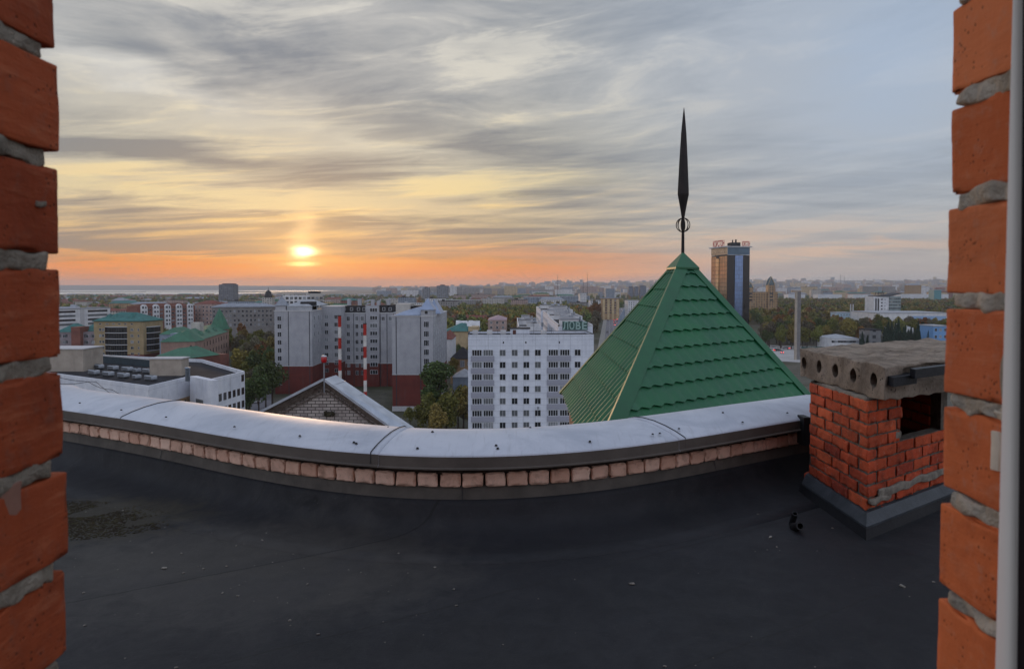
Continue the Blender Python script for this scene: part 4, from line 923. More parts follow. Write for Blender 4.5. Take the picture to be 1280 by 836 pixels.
def bay(bl,xc,w,z0,z1,face='front',bulge=1.6,floors=6):
    n=10; pts=[(-w/2+w*i/n, -bulge*math.sin(math.pi*i/n)) for i in range(n+1)]
    def tr(p): 
        if face=='front': return (xc+p[0],p[1]-.0)
        return (bl.L-p[1],xc+p[0])
    poly=[tr(p) for p in pts]
    if face=='front': poly=poly+[(xc+w/2,.3),(xc-w/2,.3)]
    else: poly=poly+[(bl.L-.3,xc+w/2),(bl.L-.3,xc-w/2)]
    mb=MB(); mb.prism(poly,z0,z1); g_=bl.part('glass_bay',mb,m_glass)
    mb=MB(); 
    for k in range(floors+1):
        z=z0+(z1-z0)*k/floors; pl=[]
        for p in pts: q=(p[0]*1.03,p[1]*1.06-.12); pl.append(tr(q))
        pl+= [tr((w/2*1.03,0)),tr((-w/2*1.03,0))]
        mb.prism(pl,z-.16,z+.16)
    mb.build('bay_band',m_trim,g_)
    mb=MB()
    for i in range(0,n+1,1):
        if i%1==0: q=tr((pts[i][0],pts[i][1]-.06)); mb.box(q[0]-.05,q[0]+.05,q[1]-.05,q[1]+.05,z0,z1)
    mb.build('mullions',m_wfd,g_)
bay(tb,tb.L*.45,tb.L*.44,zt-20,zt-2.6,floors=6); bay(tb,8.5,12,zt-14.5,zt-2.8,'right',1.4,4)
tb.wins([tb.L*.13,tb.L*.19],[zt-4-i*2.95 for i in range(5)],1.1,1.3); tb.wins([tb.L*.77],[zt-4-i*2.95 for i in range(6)],1.5,1.3); tb.wins([tb.L*.9],[zt-4-i*2.95 for i in range(6)],.8,1.2)
tb.wins([tb.L*f for f in (.13,.27,.4,.52,.64,.77)],[zt-1.2],1.3,.6,n=1)
# neighbours at left with teal roofs and a red brick stair tower
A=XY(70,352); B=XY(121,352); nb=Bld('apartment_house','low brick house with teal roofs and a red stair tower at the left jamb','house',A,B,26)
z1=zat(415,352); nb.box('wall',wallmat('mauve_wall','8b8388','766c70'),z0=0,z1=z1)
mb=MB(); mb.hip(0,nb.L*.55,0,14,z1,z1+4,.5); nb.part('roof',mb,RM['teal'])
mb=MB(); mb.hip(nb.L*.5,nb.L+2,4,24,z1+.2,z1+5.5,.5); nb.part('roof',mb,RM['teal'])
mb=MB(); mb.box(nb.L*.44,nb.L*.66,-2.5,5,0,z1+2.6); nb.part('stair_tower',mb,WP['red brick'])
nb.wins([nb.L*.2,nb.L*.75,nb.L*.9],[z1-2-i*3 for i in range(5)],1.5,1.4)
# ---- 3. historic pink building with green roofs
A=XY(206,318); B=XY(222,312)
hb=Bld('historic_building','pink historic building with a green metal roof and a pointed corner turret','historic building',XY(213,296),XY(243,296),1)
z1=zat(427,296); m_pink=wallmat('old_pink','9b8176','846c62',win=False); m_gr=mat('green_roof_old','#3a6a53','#335646',rough=.6,ns=.25)
# main wing recedes from px 243 to px 290
a=Vector((*loc(hb,XY(243,296.3)),0)); b2=Vector((*loc(hb,XY(285,368)),0)); d=(b2-a).normalized(); L=(b2-a).length; nn=Vector((-d.y,d.x,0))
mb=MB(); mb.box(0,hb.L,0,9,0,z1); obox(mb,a+d*.003,d,L,nn,13,0,z1-.01); hb.part('wall',mb,m_pink)
mb=MB(); p0=[a-d*.4-nn*.5,b2+d*.4-nn*.5,b2+d*.4+nn*13.5,a-d*.4+nn*13.5]; r0=a+d*5+nn*6.5; r1=b2-d*1+nn*6.5
vs=[Vector((q.x,q.y,z1)) for q in p0]+[Vector((r0.x,r0.y,z1+4)),Vector((r1.x,r1.y,z1+4))]
mb.add(vs,[(0,1,5,4),(1,2,5),(2,3,4,5),(3,0,4),(0,3,2,1)]); rf=hb.part('roof',mb,m_gr)
mb=MB(); mb.hip(0,hb.L*1.0,.0,9,z1+.01,z1+4.6,.5); hb.part('roof',mb,m_gr)
mb=MB(); mb.box(-1.5,hb.L*.3,3,9,0,z1+3.2); hb.part('attic_block',mb,WP['blue grey'])
t_=b2+nn*4
mb=MB(); mb.tube((t_.x,t_.y,0),(t_.x,t_.y,z1+1.2),4.6,8,smooth=False); o=hb.part('turret',mb,m_pink)
mb=MB(); mb.lathe((t_.x,t_.y,z1+1.2),[(5.4,0),(4.2,2.2),(3.0,5.2),(1.2,8.6),(.1,10.6)],8,smooth=False); mb.build('turret_roof',m_gr,o)
rz=math.atan2(d.y,d.x)
for z in (z1-2.6,z1-6.6,z1-10.4):
    for i in range(11): p=a+d*(L*(i+.7)/11.5); inst('window',winmesh(1.3,2.1,2,.12,m_glass,m_wfd),hb.e,(p.x+d.y*.01,p.y-d.x*.01,z-1),rz)
    for i in range(3): inst('window',winmesh(1.3,2.1,2,.12,m_glass,m_wfd),hb.e,(hb.L*(i+.6)/3.2,-.01,z-1),0)
for i in range(4): mb=MB(); p=a+d*(8+i*15)+nn*3; mb.hip(p.x-1.3,p.x+1.3,p.y-1.5,p.y+2,z1+1.6,z1+3.2,.5,ov=0); mb.build('dormer',m_gr,rf)
mb=MB(); p=a+d*L*.45+nn*6; mb.box(p.x-2,p.x+2,p.y-2,p.y+2,z1+2,z1+6.5); mb.build('roof_lantern',WP['pale'],rf)
lb_=Bld('house','pale blue house end squeezed between the tan block and the pink historic building','house',XY(199,345),XY(213,345),20)
z2=zat(418,345); lb_.box('wall',WP['blue grey'],z1=z2); mb=MB(); mb.hip(0,lb_.L+4,0,20,z2,z2+3,.5); lb_.part('roof',mb,m_gr); lb_.wins([lb_.L*.35,lb_.L*.75],[z2-2.5-i*3.2 for i in range(5)],1.2,1.5)
gh=Bld('house','small house with a low green hipped roof right behind the white office','house',XY(196,262),XY(246,256),16)
z2=zat(446,258); gh.box('wall',WP['red brick'],z1=z2); mb=MB(); mb.hip(0,gh.L*.55,0,16,z2,z2+2.6,.5); gh.part('roof',mb,m_gr); mb=MB(); mb.hip(gh.L*.4,gh.L,-3,11,z2+.05,z2+3.6,.5); gh.part('roof',mb,m_gr); gh.wins([gh.L*(i+.5)/6 for i in range(6)],[z2-2],1.3,1.5)
# ---- 4. red and white building with arched gables
ag=Bld('apartment_house','long red building with a row of tall white arched gables in the left distance','apartment building',XY(172,560),XY(244,600),16)
z1=zat(383,580); ag.box('wall',WP['red brick'],z1=z1)
mb=MB(); mb.hip(0,ag.L,0,16,z1,z1+2.5,.5); ag.part('roof',mb,RM['rust'])
for i in range(5):
    xc=ag.L*(.10+.2*i); w=5.2; zz=z1-1.0; mb=MB(); n=10
    pl=[(xc-w/2,0),(xc+w/2,0)]+[(xc+w/2*math.cos(k*math.pi/n),zz+w/2*1.15*math.sin(k*math.pi/n)) for k in range(n+1)]
    vs=[(x,-1.2,z) for x,z in pl]+[(x,.5,z) for x,z in pl]; m_=len(pl); mb.add(vs,[tuple(range(m_)),tuple(range(2*m_-1,m_-1,-1))]+[(k,m_+k,m_+(k+1)%m_,(k+1)%m_) for k in range(m_)])
    o=ag.part('arched_gable',mb,WP['white'])
    for z in (zz-.5,zz-4,zz-7.5,zz-11,zz-14): inst('window',winmesh(1.9,2.0,2,.15),o,(xc-1.1,-1.22,z)); inst('window',winmesh(1.3,2.0,1,.15),o,(xc+1.2,-1.22,z))
ag.wins([ag.L*(.2+.2*i) for i in range(4)],[z1-2.5-3*i for i in range(5)],2.4,1.3)
cr=Bld('apartment_house','reddish house with dark windows and cluttered roof joined right of the arched gables','apartment building',XY(243,610),XY(266,600),16)
z1=zat(380,605); cr.box('wall',WP['pink'],z1=z1); cr.wins([cr.L*(i+.5)/5 for i in range(5)],[z1-2.5-3.2*i for i in range(6)],1.7,1.6); mb=MB(); mb.hip(0,cr.L,0,16,z1,z1+3,.5); cr.part('roof',mb,RM['red'])
gs=Bld('apartment_house','long grey postwar block with a flat eave line, left of the grey and red towers','apartment building',XY(265,540),XY(346,555),18)
z1=zat(384,548); gs.box('wall',wallmat('old_grey','7e7b7a','6b6867',win=False),z1=z1); mb=MB(); mb.box(-.5,gs.L+.5,-.6,18.5,z1,z1+.5); mb.hip(0,gs.L,0,18,z1+.503,z1+3,.5,ov=.3); gs.part('roof',mb,RM['grey metal'])
gs.wins([gs.L*(i+.5)/16 for i in range(16)],[z1-3-3.4*i for i in range(4)],1.5,1.9)
ln=Bld('office_building','long white five-storey building with ribbon windows at the far left','office building',XY(60,560),XY(138,610),18)
z1=zat(386,585); ln.box('wall',WP['white'],z1=z1)
for k in range(4):
    for (f0,f1) in ((.12,.42),(.62,.95)):
        mb=MB(); mb.box(ln.L*f0,ln.L*f1,-.05,.02,z1-2.9-3.4*k,z1-1.3-3.4*k); ln.part('window_ribbon',mb,m_glass2 if k%2 else m_glass)
mb=MB(); mb.box(-.4,ln.L+.4,-.4,18.4,z1,z1+.6); ln.part('roof',mb,RM['grey metal'])
mb=MB(); mb.box(ln.L*.5,ln.L*.56,-.4,.02,0,z1+1); ln.part('pilaster',mb,m_trim)
# ---- 5. far left tower block, dome tower, modern block
tw=Bld('tower_block','lone tall grey slab tower rising above the horizon left of the sun','tower block',XY(274,1500),XY(292.5,1500),26)
z1=zat(355.5,1500); tw.box('wall',wallmat('tower_grey','6c7078','5c6068',wx=4,wz=3.3,frac=(.6,.4)),z1=z1); tw.box('roof_plant',RM['dark'],tw.L*.2,tw.L*.95,3,20,z1+.003,z1+2)
dt=Bld('domed_tower','grey tower with a small dark dome, left of the modern white block','tower',XY(328,980),XY(340,980),13)
z1=zat(372,980); dt.box('wall',WM['pale'],z1=z1); mb=MB(); mb.lathe((dt.L/2,6,z1),[(5.2,0),(5.2,3.5),(4.4,4.2),(4.2,6.5),(3,8.5),(1.2,9.7),(.3,10.2),(.2,14)],10); dt.part('dome',mb,RM['dark'])
md=Bld('apartment_house','modern white stepped block with deep dark balconies behind the grey and red towers','apartment building',XY(356,520),XY(404,530),18)
z1=zat(369.5,525); md.box('wall',WP['white'],x1=md.L*.66,z1=z1); md.box('wall',WP['pale'],x0=md.L*.62,x1=md.L,z1=z1+1.6,y0=1); md.wins([md.L*(i+.6)/9 for i in range(9)],[z1-1.8-3*i for i in range(3)],2.0,1.9)
mb=MB(); mb.box(md.L*.66,md.L*.95,2,12,z1+1.603,z1+3.2); md.part('roof_plant',mb,RM['dark'])
for px0,px1,py,lb in ((528.5,536.5,359.5,'shorter of the two grey towers standing by the river at the horizon'),(546,560,357,'taller and wider of the two grey towers standing by the river at the horizon')):
    tw=Bld('tower_block',lb,'tower block',XY(px0,1900),XY(px1,1900),24); z1=zat(py,1900); tw.box('wall',wallmat('tower_grey2','777c84','666a72',wx=5,wz=3.3,frac=(.55,.4)),z1=z1); tw.box('roof_plant',RM['dark'],tw.L*.3,tw.L*.7,3,14,z1+.003,z1+2.4)
# ---- 6. grey and red apartment complex
m_cg=wallmat('complex_grey','a2a3a8','92949a',win=False); m_cr=wallmat('complex_red','6a332d','5a2b27',win=False); m_seam=mat('dark_strip','#3a3c42',rough=.8)
cx=Bld('apartment_complex','large grey apartment complex with dark red lower floors round a courtyard, behind the striped chimneys','apartment complex',XY(343,271),XY(390,271),26)
ZR=10.6; ZG=31.2
def wing(bl,x0,x1,y0,y1,zr,zg,roof='flat'):
    mb=MB(); mb.box(x0,x1,y0,y1,zr,zg); bl.part('wall',mb,m_cg); mb=MB(); mb.box(x0+.03,x1-.03,y0+.03,y1-.03,0,zr-.003); bl.part('red_storeys',mb,m_cr)
    mb=MB(); mb.box(x0-.15,x1+.15,y0-.15,y1+.15,zg,zg+.45); bl.part('cornice',mb,m_trim)
    mb=MB(); mb.box(x0-.1,x1+.1,y0-.1,y1+.1,zr-.12,zr+.12); bl.part('band',mb,m_trim)
wing(cx,0,cx.L,0,26,ZR,ZG)
def strips(bl,xs,y,z0,z1):
    for x in xs: mb=MB(); mb.box(x-.12,x+.12,y-.07,y-.003,z0,z1); bl.part('downpipe',mb,m_seam)
strips(cx,[cx.L*.37,cx.L*.93],0,0,ZG)
rows=[zat(399-1+9.95*i,271) for i in range(6)]
rr=[rows[-1]-3.1*(i+1) for i in range(3)]
cx.wins([cx.L*.13],rows+rr,1.5,1.75)
cx.wins([3,9,14,19],rows,1.3,1.6,'right')
# small pyramid at the left corner and dark attic
mb=MB(); mb.box(.3,4.2,.3,4.2,ZG+.453,ZG+2.2); o=cx.part('corner_turret',mb,m_cg); mb=MB(); mb.hip(.3,4.2,.3,4.2,ZG+2.2,ZG+5.6,.5,ov=.3); mb.build('turret_roof',RM['grey metal'],o)
mb=MB(); mb.box(4.5,13.8,.6,9,ZG+.453,ZG+2.0); mb.hip(4.5,13.8,.6,25,ZG+2.0,ZG+4.2,.5,ov=.2); cx.part('attic',mb,RM['light'])
mb=MB(); mb.box(9.3,13.8,2,8,ZG+.46,ZG+3.6); cx.part('attic_room',mb,RM['dark'])
# stepped link and back wall
K=lambda px,Y: loc(cx,XY(px,Y))
k0=K(402,285); k1=K(426,285); wing(cx,k0[0],k1[0],14.1,30,ZR,zat(384,285)-0)
cx.wins([k0[0]+ (k1[0]-k0[0])*f for f in (.25,.75)],rows+rr[:2],1.4,1.6,y=14.1)
k2=K(426,292); k3=K(492,290); yb=21.0; ZB=zat(392,292); wing(cx,k2[0]+.02,k3[0],yb,38,zat(454,292),ZB)
L2=k3[0]-k2[0]; xb=[k2[0]+L2*f for f in (.05,.14,.30,.40,.52)]
cx.wins(xb,[ZB-2.0-3.15*i for i in range(8)],1.25,1.75,y=yb); cx.wins([k2[0]+L2*.62],[ZB+1.5-3.15*i for i in range(9)],3.1,1.7,n=3,y=yb-.85,fr=.12)
cx.wins([k2[0]+L2*.79,k2[0]+L2*.92],[ZB-2.0-3.15*i for i in range(8)],1.4,1.7,y=yb,fr=.1)
mb=MB(); x0=k2[0]+L2*.47; x1=k2[0]+L2*.72; mb.box(x0,x1,yb-.8,yb-.003,zat(454,292),ZB+3.3); cx.part('projecting_bay',mb,m_cg); mb=MB(); mb.box(x0+.02,x1-.02,yb-.78,yb-.003,0,zat(454,292)-.003); cx.part('red_storeys',mb,m_cr)
mb=MB(); mb.box(k2[0],x0-.02,yb+.3,36,ZB+.453,ZB+3.2); mb.box(x1+.02,k3[0]-1,yb+.3,36,ZB+.453,ZB+3.4); o=cx.part('mansard',mb,RM['dark'])
for f in (.06,.2,.33,.43,.8,.92): inst('window',winmesh(1.2,1.3,1,.1),o,(k2[0]+L2*f,yb+.29,ZB+1.2))
strips(cx,[k2[0]+L2*f for f in (.0,.24,.46,.735,.86,.985)],yb,0,ZB)
for f in (.1,.3,.55,.66,.85): mb=MB(); x=k2[0]+L2*f; mb.box(x-.7,x+.7,yb+5,yb+6.4,ZB+3.2,ZB+5.0+random.random()); cx.part('vent_stack',mb,m_cg)
# right wing, nearer
A=XY(490,233); B=XY(541,233)
rw=Bld('apartment_complex','nearer right wing of the grey and red complex, with a pale blue pyramid roof','apartment complex',A,B,50)
ZW=zat(396,233); ZRr=zat(468,233); wing(rw,0,rw.L,0,50,ZRr,ZW)
mb=MB(); mb.box(-.1,rw.L+.1,-.12,50,0,1.6); rw.part('plinth',mb,m_trim)
strips(rw,[rw.L*.10,rw.L*.70],0,0,ZW)
zr=[zat(350+y/4.914,233) for y in (272,330,386,443,500)]
rw.wins([rw.L*.84],[zat(350+208/4.914,233)]+zr,1.65,1.9,n=3)
rw.wins([4,10,17,24,31,38],zr+[zr[-1]-3.1*i for i in (1,2,3)],1.6,1.7,'right')
m_bm=mat('blue_metal_roof','#8e9bb2','#7a869c',rough=.45,metal=.3,ns=.3)
mb=MB(); x0,x1=.2,rw.L*.7; zr_=ZW+.453
mb.add([(x0,-.3,zr_),(x1,-.3,zr_),(x1,9,zr_),(x0,9,zr_),(x1,-.3,zr_+.2),(x1,9,zr_+3.0),(x0+2,9,zr_+1.0)],[(0,1,4),(0,4,5,6),(1,2,5,4),(3,0,6),(2,3,6,5)]); rw.part('roof',mb,m_bm)
mb=MB(); mb.box(rw.L*.71,rw.L+.1,-.1,8,zr_+.003,zr_+1.8); o=rw.part('corner_turret',mb,m_cg); mb=MB(); mb.hip(rw.L*.71,rw.L,0,8,zr_+1.8,zr_+5.6,.5,ov=.5); mb.build('turret_roof',m_bm,o); inst('window',winmesh(1.3,1.3,1,.12),o,(rw.L*.84,-.11,zr_+.3))
mb=MB(); mb.hip(rw.L*.75,rw.L+1,12,24,zr_+.1,zr_+5,.5,ov=.5); rw.part('turret_roof',mb,m_bm)
mb=MB(); mb.box(-1,4,14,24,zr_,zr_+3.4); rw.part('attic_room',mb,WP['pale']); mb=MB(); mb.box(4.2,11,14,30,zr_,zr_+2.6); rw.part('attic_room',mb,RM['dark'])
# ---- 7. striped flue stacks
m_w=mat('stack_white','#c9c7c4','#b0aeac',rough=.7,ns=1); m_r=mat('stack_red','#a12a22','#8c241e',rough=.7,ns=1)
for px,pyt,Y,lb in ((424.5,395,122,'left and taller red and white striped flue stack before the grey and red complex'),(456,405,118,'right and shorter red and white striped flue stack before the grey and red complex')):
    p=XY(px,Y); th=thing('striped_chimney',lb,'chimney stack',(p.x,p.y,0),group='striped chimneys'); z=zat(pyt,Y); k=0
    while z>3:
        h=1.85; mb=MB(); mb.tube((0,0,z-h),(0,0,z),.27,14); mb.build('red_band' if k%2==0 else 'white_band',m_r if k%2==0 else m_w,th); z-=h+.002; k+=1
    mb=MB(); z0=zat(pyt,Y); mb.tube((0,0,z0+.003),(0,0,z0+.15),.31,14); mb.build('rim',m_seam,th)
    mb=MB(); 
    for k in range(26): mb.box(.27,.42,-.12,.12,z0-2-k*.8,z0-1.96-k*.8)
    mb.build('ladder',m_seam,th)
# ---- 8. white panel slab block
A=XY(585,180); B=XY(742.5,181.5)
wb=Bld('panel_block','white nine-storey panel apartment block with glazed balconies, left of the green roof','apartment building',A,B,13)
def panelmat():
    m=bpy.data.materials.new('white_panels'); t=nt(m); b=NB(t)
    out=t.nodes.new('ShaderNodeOutputMaterial'); p=t.nodes.new('ShaderNodeBsdfPrincipled'); b.lk(p.outputs[0],out.inputs[0])
    v=b.coord(); s=t.nodes.new('ShaderNodeSeparateXYZ'); b.lk(v,s.inputs[0])
    c=b.ramp(b.noise(v,.4,6,.65),[(.35,lin('d0d5df')),(.7,lin('bcc2ce'))])
    st=b.noise(b.vmul(v,(1.5,1.5,.15)),.9,5,.65); c=b.mix(b.m('MULTIPLY',b.smooth(st,.5,.75),.25),c,lin('7b8090'))
    j=b.m('LESS_THAN',b.m('FRACT',b.m('DIVIDE',s.outputs[2],1.5)),.035); j2=b.m('LESS_THAN',b.m('FRACT',b.m('DIVIDE',b.m('ADD',s.outputs[0],.8),2.95)),.02)
    c=b.mix(b.m('MULTIPLY',b.m('MAXIMUM',j,j2),.6),c,lin('6a7080')); b.lk(c,p.inputs['Base Color']); p.inputs['Roughness'].default_value=.8; return m
m_pan=panelmat(); ZT=28.3
mb=MB(); mb.box(0,wb.L,0,13,0,ZT-.5,mi=0); wb.part('wall',mb,m_pan)
mb=MB(); mb.box(.3,wb.L-.3,.3,12.7,ZT-.497,ZT-.44); wb.part('roof',mb,RM['dark'])
mb=MB(); ringwall(mb,[(0,0),(wb.L,0),(wb.L,13),(0,13)],ZT-.44,ZT+.05,.28); wb.part('parapet',mb,m_pan)
mb=MB(); ringwall(mb,[(-.05,-.05),(wb.L+.05,-.05),(wb.L+.05,13.05),(-.05,13.05)],ZT+.055,ZT+.13,.38); wb.part('coping',mb,m_seam)
fx=lambda px: (px-585)/(742.5-585)*wb.L*(1-.03*((px-585)/157-1)*0)
zr=[23.75-3.05*i for i in range(8)]
m_span=mat('ribbed_spandrel','#9a9ca8','#858895',rough=.8,ns=3,stretch=(8,1,1))
for (p0,p1) in ((589,617),(684,713)):
    for z in zr: mb=MB(); mb.box(fx(p0)-.1,fx(p1)+.1,-.30,-.003,z-2.1,z-.78); wb.part('balcony_panel',mb,m_span)
    for z in zr:
        for px in ((p0*.75+p1*.25),(p0*.25+p1*.75)):
            r=random.random(); gl=m_glass if r<.6 else (m_glass2 if r<.8 else m_glass3)
            inst('balcony_glazing',winmesh(2.5,1.6,4,.10,gl),wb.e,(fx(px),-.16,z-.78))
wb.nw=0
wb.wins([fx(px) for px in (628,643,657.6,672,722)],zr,1.55,1.6,fr=.07,mix=(.55,.3,.15))
for px in (629,657,699): mb=MB(); mb.box(fx(px)-.16,fx(px)+.16,-.03,-.003,zat(429,178)-.25,zat(429,178)+.25); wb.part('attic_vent',mb,m_glass)
mb=MB(); mb.box(fx(671),fx(673.5),-.5,-.003,zr[4]-2,zr[4]-1.4); wb.part('air_conditioner',mb,m_ac)
# roof structures
def onroof(px0,px1,Y,T,z0,z1,m,nm='roof_house',cop=True):
    a=Vector((*loc(wb,XY(px0,Y)),0)); b2=Vector((*loc(wb,XY(px1,Y)),0)); d=(b2-a); L=d.length; d.normalize(); nn=Vector((-d.y,d.x,0)); mb=MB(); obox(mb,a,d,L,nn,T,z0,z1); o=wb.part(nm,mb,m)
    if cop: mb=MB(); obox(mb,a-d*.2-nn*.2,d,L+.4,nn,T+.4,z1+.003,z1+.18); mb.build('roof_slab',RM['dark'],o)
    return o
onroof(638,662,183,4,ZT-.45,zat(411,183),m_pan); onroof(641,645,182.9,.2,ZT-.44,zat(412.5,183),mat('door_brown','#5b3a34'),'door',False)
for i_,(px,h_) in enumerate(((600,2.6),(622,1.8),(668,3.2),(690,2.0))):
    q=loc(wb,XY(px,184)); mb=MB(); mb.tube((q[0],4+i_%3,ZT-.45),(q[0],4+i_%3,ZT-.45+h_),.035,5)
    for k_ in range(3): mb.box(q[0]-.5+.1*k_,q[0]+.5-.1*k_,4+i_%3-.02,4+i_%3+.02,ZT-.45+h_-.2-.3*k_,ZT-.45+h_-.16-.3*k_)
    wb.part('antenna',mb,m_seam)
for px in (594,612,629,680):
    q=loc(wb,XY(px,187)); mb=MB(); mb.box(q[0]-.7,q[0]+.7,6,7.2,ZT-.44,ZT+.75); wb.part('vent_box',mb,WP['white'])
# wings running back from the slab
dirf=Vector((XY(690,360)-XY(715,195))); dirf.z=0
def runblock(px0,px1,Y0,Y1,z1,lb,nvent,seed):
    rnd=random.Random(seed)
    A=XY(px0,Y0); B=XY(px1,Y0); bb=Bld('panel_block',lb,'apartment building',A,B,Y1-Y0)
    bb.box('wall',m_pan if seed%2 else WP['white'],z1=z1-.6); mb=MB(); ringwall(mb,[(0,0),(bb.L,0),(bb.L,bb.T),(0,bb.T)],z1-.597,z1,.3); bb.part('parapet',mb,WP['white'])
    mb=MB(); mb.box(.32,bb.L-.32,.32,bb.T-.32,z1-.595,z1-.5); bb.part('roof',mb,RM['dark'])
    for k in range(nvent):
        y=bb.T*(k+.5)/nvent; x=bb.L*rnd.uniform(.3,.7); w=bb.L*rnd.uniform(.18,.3); mb=MB(); mb.box(x-w,x+w,y-1.6,y+1.6,z1-.49,z1+rnd.uniform(.7,1.2)); o=bb.part('roof_house',mb,WP['white']); 
        z_=z1+1.21; mb=MB(); mb.box(x-w-.15,x+w+.15,y-1.8,y+1.8,z_,z_+.15); mb.build('roof_slab',RM['grey metal'],o)
        mb=MB(); mb.tube((x+w+1,y,z1-.5),(x+w+1,y,z1+1),.35,8); bb.part('vent_pipe',mb,m_ac)
    bb.wins([y for y in np.arange(3,bb.T-2,5)],[z1-3-3*i for i in range(3)],1.4,1.4,'left'); return bb
r1=runblock(698,741,200,262,zat(405.5,200),'long white block with a pale green roof sign, running back behind the panel block',5,1)
runblock(688,728,266,330,29.6,'middle white block in the line running back behind the roof sign',5,3)
runblock(676,716,334,398,29.9,'farthest white block in the line running back behind the roof sign',4,5)
runblock(648,676,232,300,zat(399,232)-2.3,'low white block with cluttered roof behind the stair head of the panel block',5,2)
# sign
sg=thing('roof_sign','roof sign of four pale green letters on a dark green board above the panel block','sign',(XY(703,198.5).x,198.5,0))
zb=zat(412.6,198.5); zt_=zat(401.6,198.5); wS=XY(734.5,198.5).x-XY(703,198.5).x
mb=MB(); mb.box(0,wS,.0,.2,zb,zt_); mb.build('sign_board',mat('sign_green','#3a5954','#314c48',rough=.7,ns=1),sg)
def text(body,size,name,m,par,loc_,rz=0,ext=.05,outline=False):
    cu=bpy.data.curves.new(name,'FONT'); cu.body=body; cu.size=size; cu.extrude=ext; cu.offset=size*.025; cu.align_x='LEFT'
    if outline: cu.fill_mode='NONE' if False else 'BOTH'
    o=bpy.data.objects.new(name,cu); C.objects.link(o); bpy.context.view_layer.update()
    me=bpy.data.meshes.new_from_object(o.evaluated_get(bpy.context.evaluated_depsgraph_get())); bpy.data.objects.remove(o)
    me.materials.clear(); me.materials.append(m); me.name=name
    o=bpy.data.objects.new(name,me); C.objects.link(o); o.parent=par; o.rotation_euler=(math.pi/2,0,rz); o.location=loc_; return o
m_let=mat('letter_green','#8fa9a4','#7d9691',rough=.6)
for i,ch in enumerate('\u041b\u041eBE'):
    o=text(ch,(zt_-zb)*1.22,'letter',m_let,sg,(wS*(.02+.245*i),-.10,zb+.25)); w_=max(v.co.x for v in o.data.vertices); o.scale=(wS*.215/w_,1,1)
# ---- 9. buildings between the complex and the slab block
th_=Bld('market_hall','low hall with a teal roof and cluttered skylights beyond the big poplar','hall',XY(556,400),XY(597,400),26)
z1=zat(414,400); th_.box('wall',WP['cream'],z1=z1); mb=MB(); mb.hip(0,th_.L,0,26,z1,z1+4.5,.5,ov=1); rf=th_.part('roof',mb,RM['teal'])
rn=random.Random(3)
for i in range(9):
    x=rn.uniform(.25,.9)*th_.L; y=rn.uniform(3,20); mb=MB(); mb.add([(x,y,z1+1.5),(x+2.6,y,z1+1.5),(x+2.6,y+2.2,z1+1.5),(x,y+2.2,z1+1.5),(x,y+2.2,z1+5.2),(x+2.6,y+2.2,z1+5.2)],[(0,1,5,4),(0,3,2,1),(1,2,5),(0,4,3),(3,4,5,2)]); mb.build('skylight',WP['white'],rf)
mb=MB(); mb.box(th_.L*.72,th_.L+.5,-1,14,0,z1+2.5); th_.part('cream_wing',mb,WP['cream'])
bh=Bld('house','beige house with a dark pitched roof and tall arched window between poplar and panel block','house',XY(563,300),XY(590,300),14)
z1=zat(436,300)-4.2; bh.box('wall',WP['tan'],z1=z1); mb=MB(); mb.hip(0,bh.L,0,14,z1,z1+4.4,.5); bh.part('roof',mb,RM['dark']); bh.wins([bh.L*.55],[z1-2,z1-6],1.8,2.8); bh.wins([bh.L*.2,bh.L*.85],[z1-2,z1-6],1.2,1.6)
lh=Bld('shed','low blue grey shed in front of the beige house','shed',XY(566,262),XY(592,262),10); lh.box('wall',WP['blue grey'],z1=7.5); mb=MB(); mb.hip(0,lh.L,0,10,7.5,10,.5); lh.part('roof',mb,RM['light'])
pk=Bld('house','narrow pale house with a red roof, touching the right wing of the complex','house',XY(551,320),XY(565,320),22)
z1=zat(424,320); pk.box('wall',WP['white'],z1=z1); mb=MB(); mb.hip(0,pk.L,0,22,z1,z1+3.2,.5); pk.part('roof',mb,RM['red']); pk.wins([pk.L*.4],[z1-2.5-3.2*i for i in range(4)],1.2,1.6)
ph=Bld('house','small pink three-storey house with white windows among the trees behind the panel block','house',XY(610,500),XY(633,500),40)
z1=zat(400,500); ph.box('wall',WP['pink'],z1=z1); mb=MB(); mb.hip(0,ph.L,0,40,z1,z1+2.4,.5); ph.part('roof',mb,mat('pink_roof','#a08a90','#877278')); ph.wins([ph.L*f for f in (.18,.5,.82)],[z1-1.8-3.4*i for i in range(4)],1.6,1.9,fr=.12)
tn=Bld('apartment_house','tan six-storey house with pale bay strips at the far end of the avenue','apartment building',XY(752,905),XY(774,905),9)
z1=zat(373,905); tn.box('wall',WP['tan'],z1=z1); 
for f in (.12,.38,.64,.9): mb=MB(); mb.box(tn.L*f-1.4,tn.L*f+1.4,-.8,-.003,0,z1-1); tn.part('bay_strip',mb,WP['cream'])
tn.wins([tn.L*f for f in (.25,.51,.77)],[z1-2.5-3.1*i for i in range(6)],2.2,1.6); mb=MB(); mb.box(-.5,tn.L+.5,-1,20,z1,z1+.8); tn.part('roof',mb,RM['grey metal'])
p=XY(775.5,640); mo=thing('sail_monument','tall grey sail-shaped slab standing beside the avenue junction','monument',(p.x,p.y,0)); mb=MB()
pl=[(-4,0),(3.6,0),(3.8,12),(3.9,21.5),(2.3,20),(-.3,15.5),(-2.4,9.5),(-3.6,4)]
mb.add([(x,0,z) for x,z in pl]+[(x,1.6,z) for x,z in pl],[tuple(range(8)),tuple(range(15,7,-1))]+[(k,8+k,8+(k+1)%8,(k+1)%8) for k in range(8)]); mb.build('slab',WP['blue grey'],mo); mb=MB(); mb.box(-6,6,-2,4,0,1.2); mb.build('plinth',m_trim,mo)
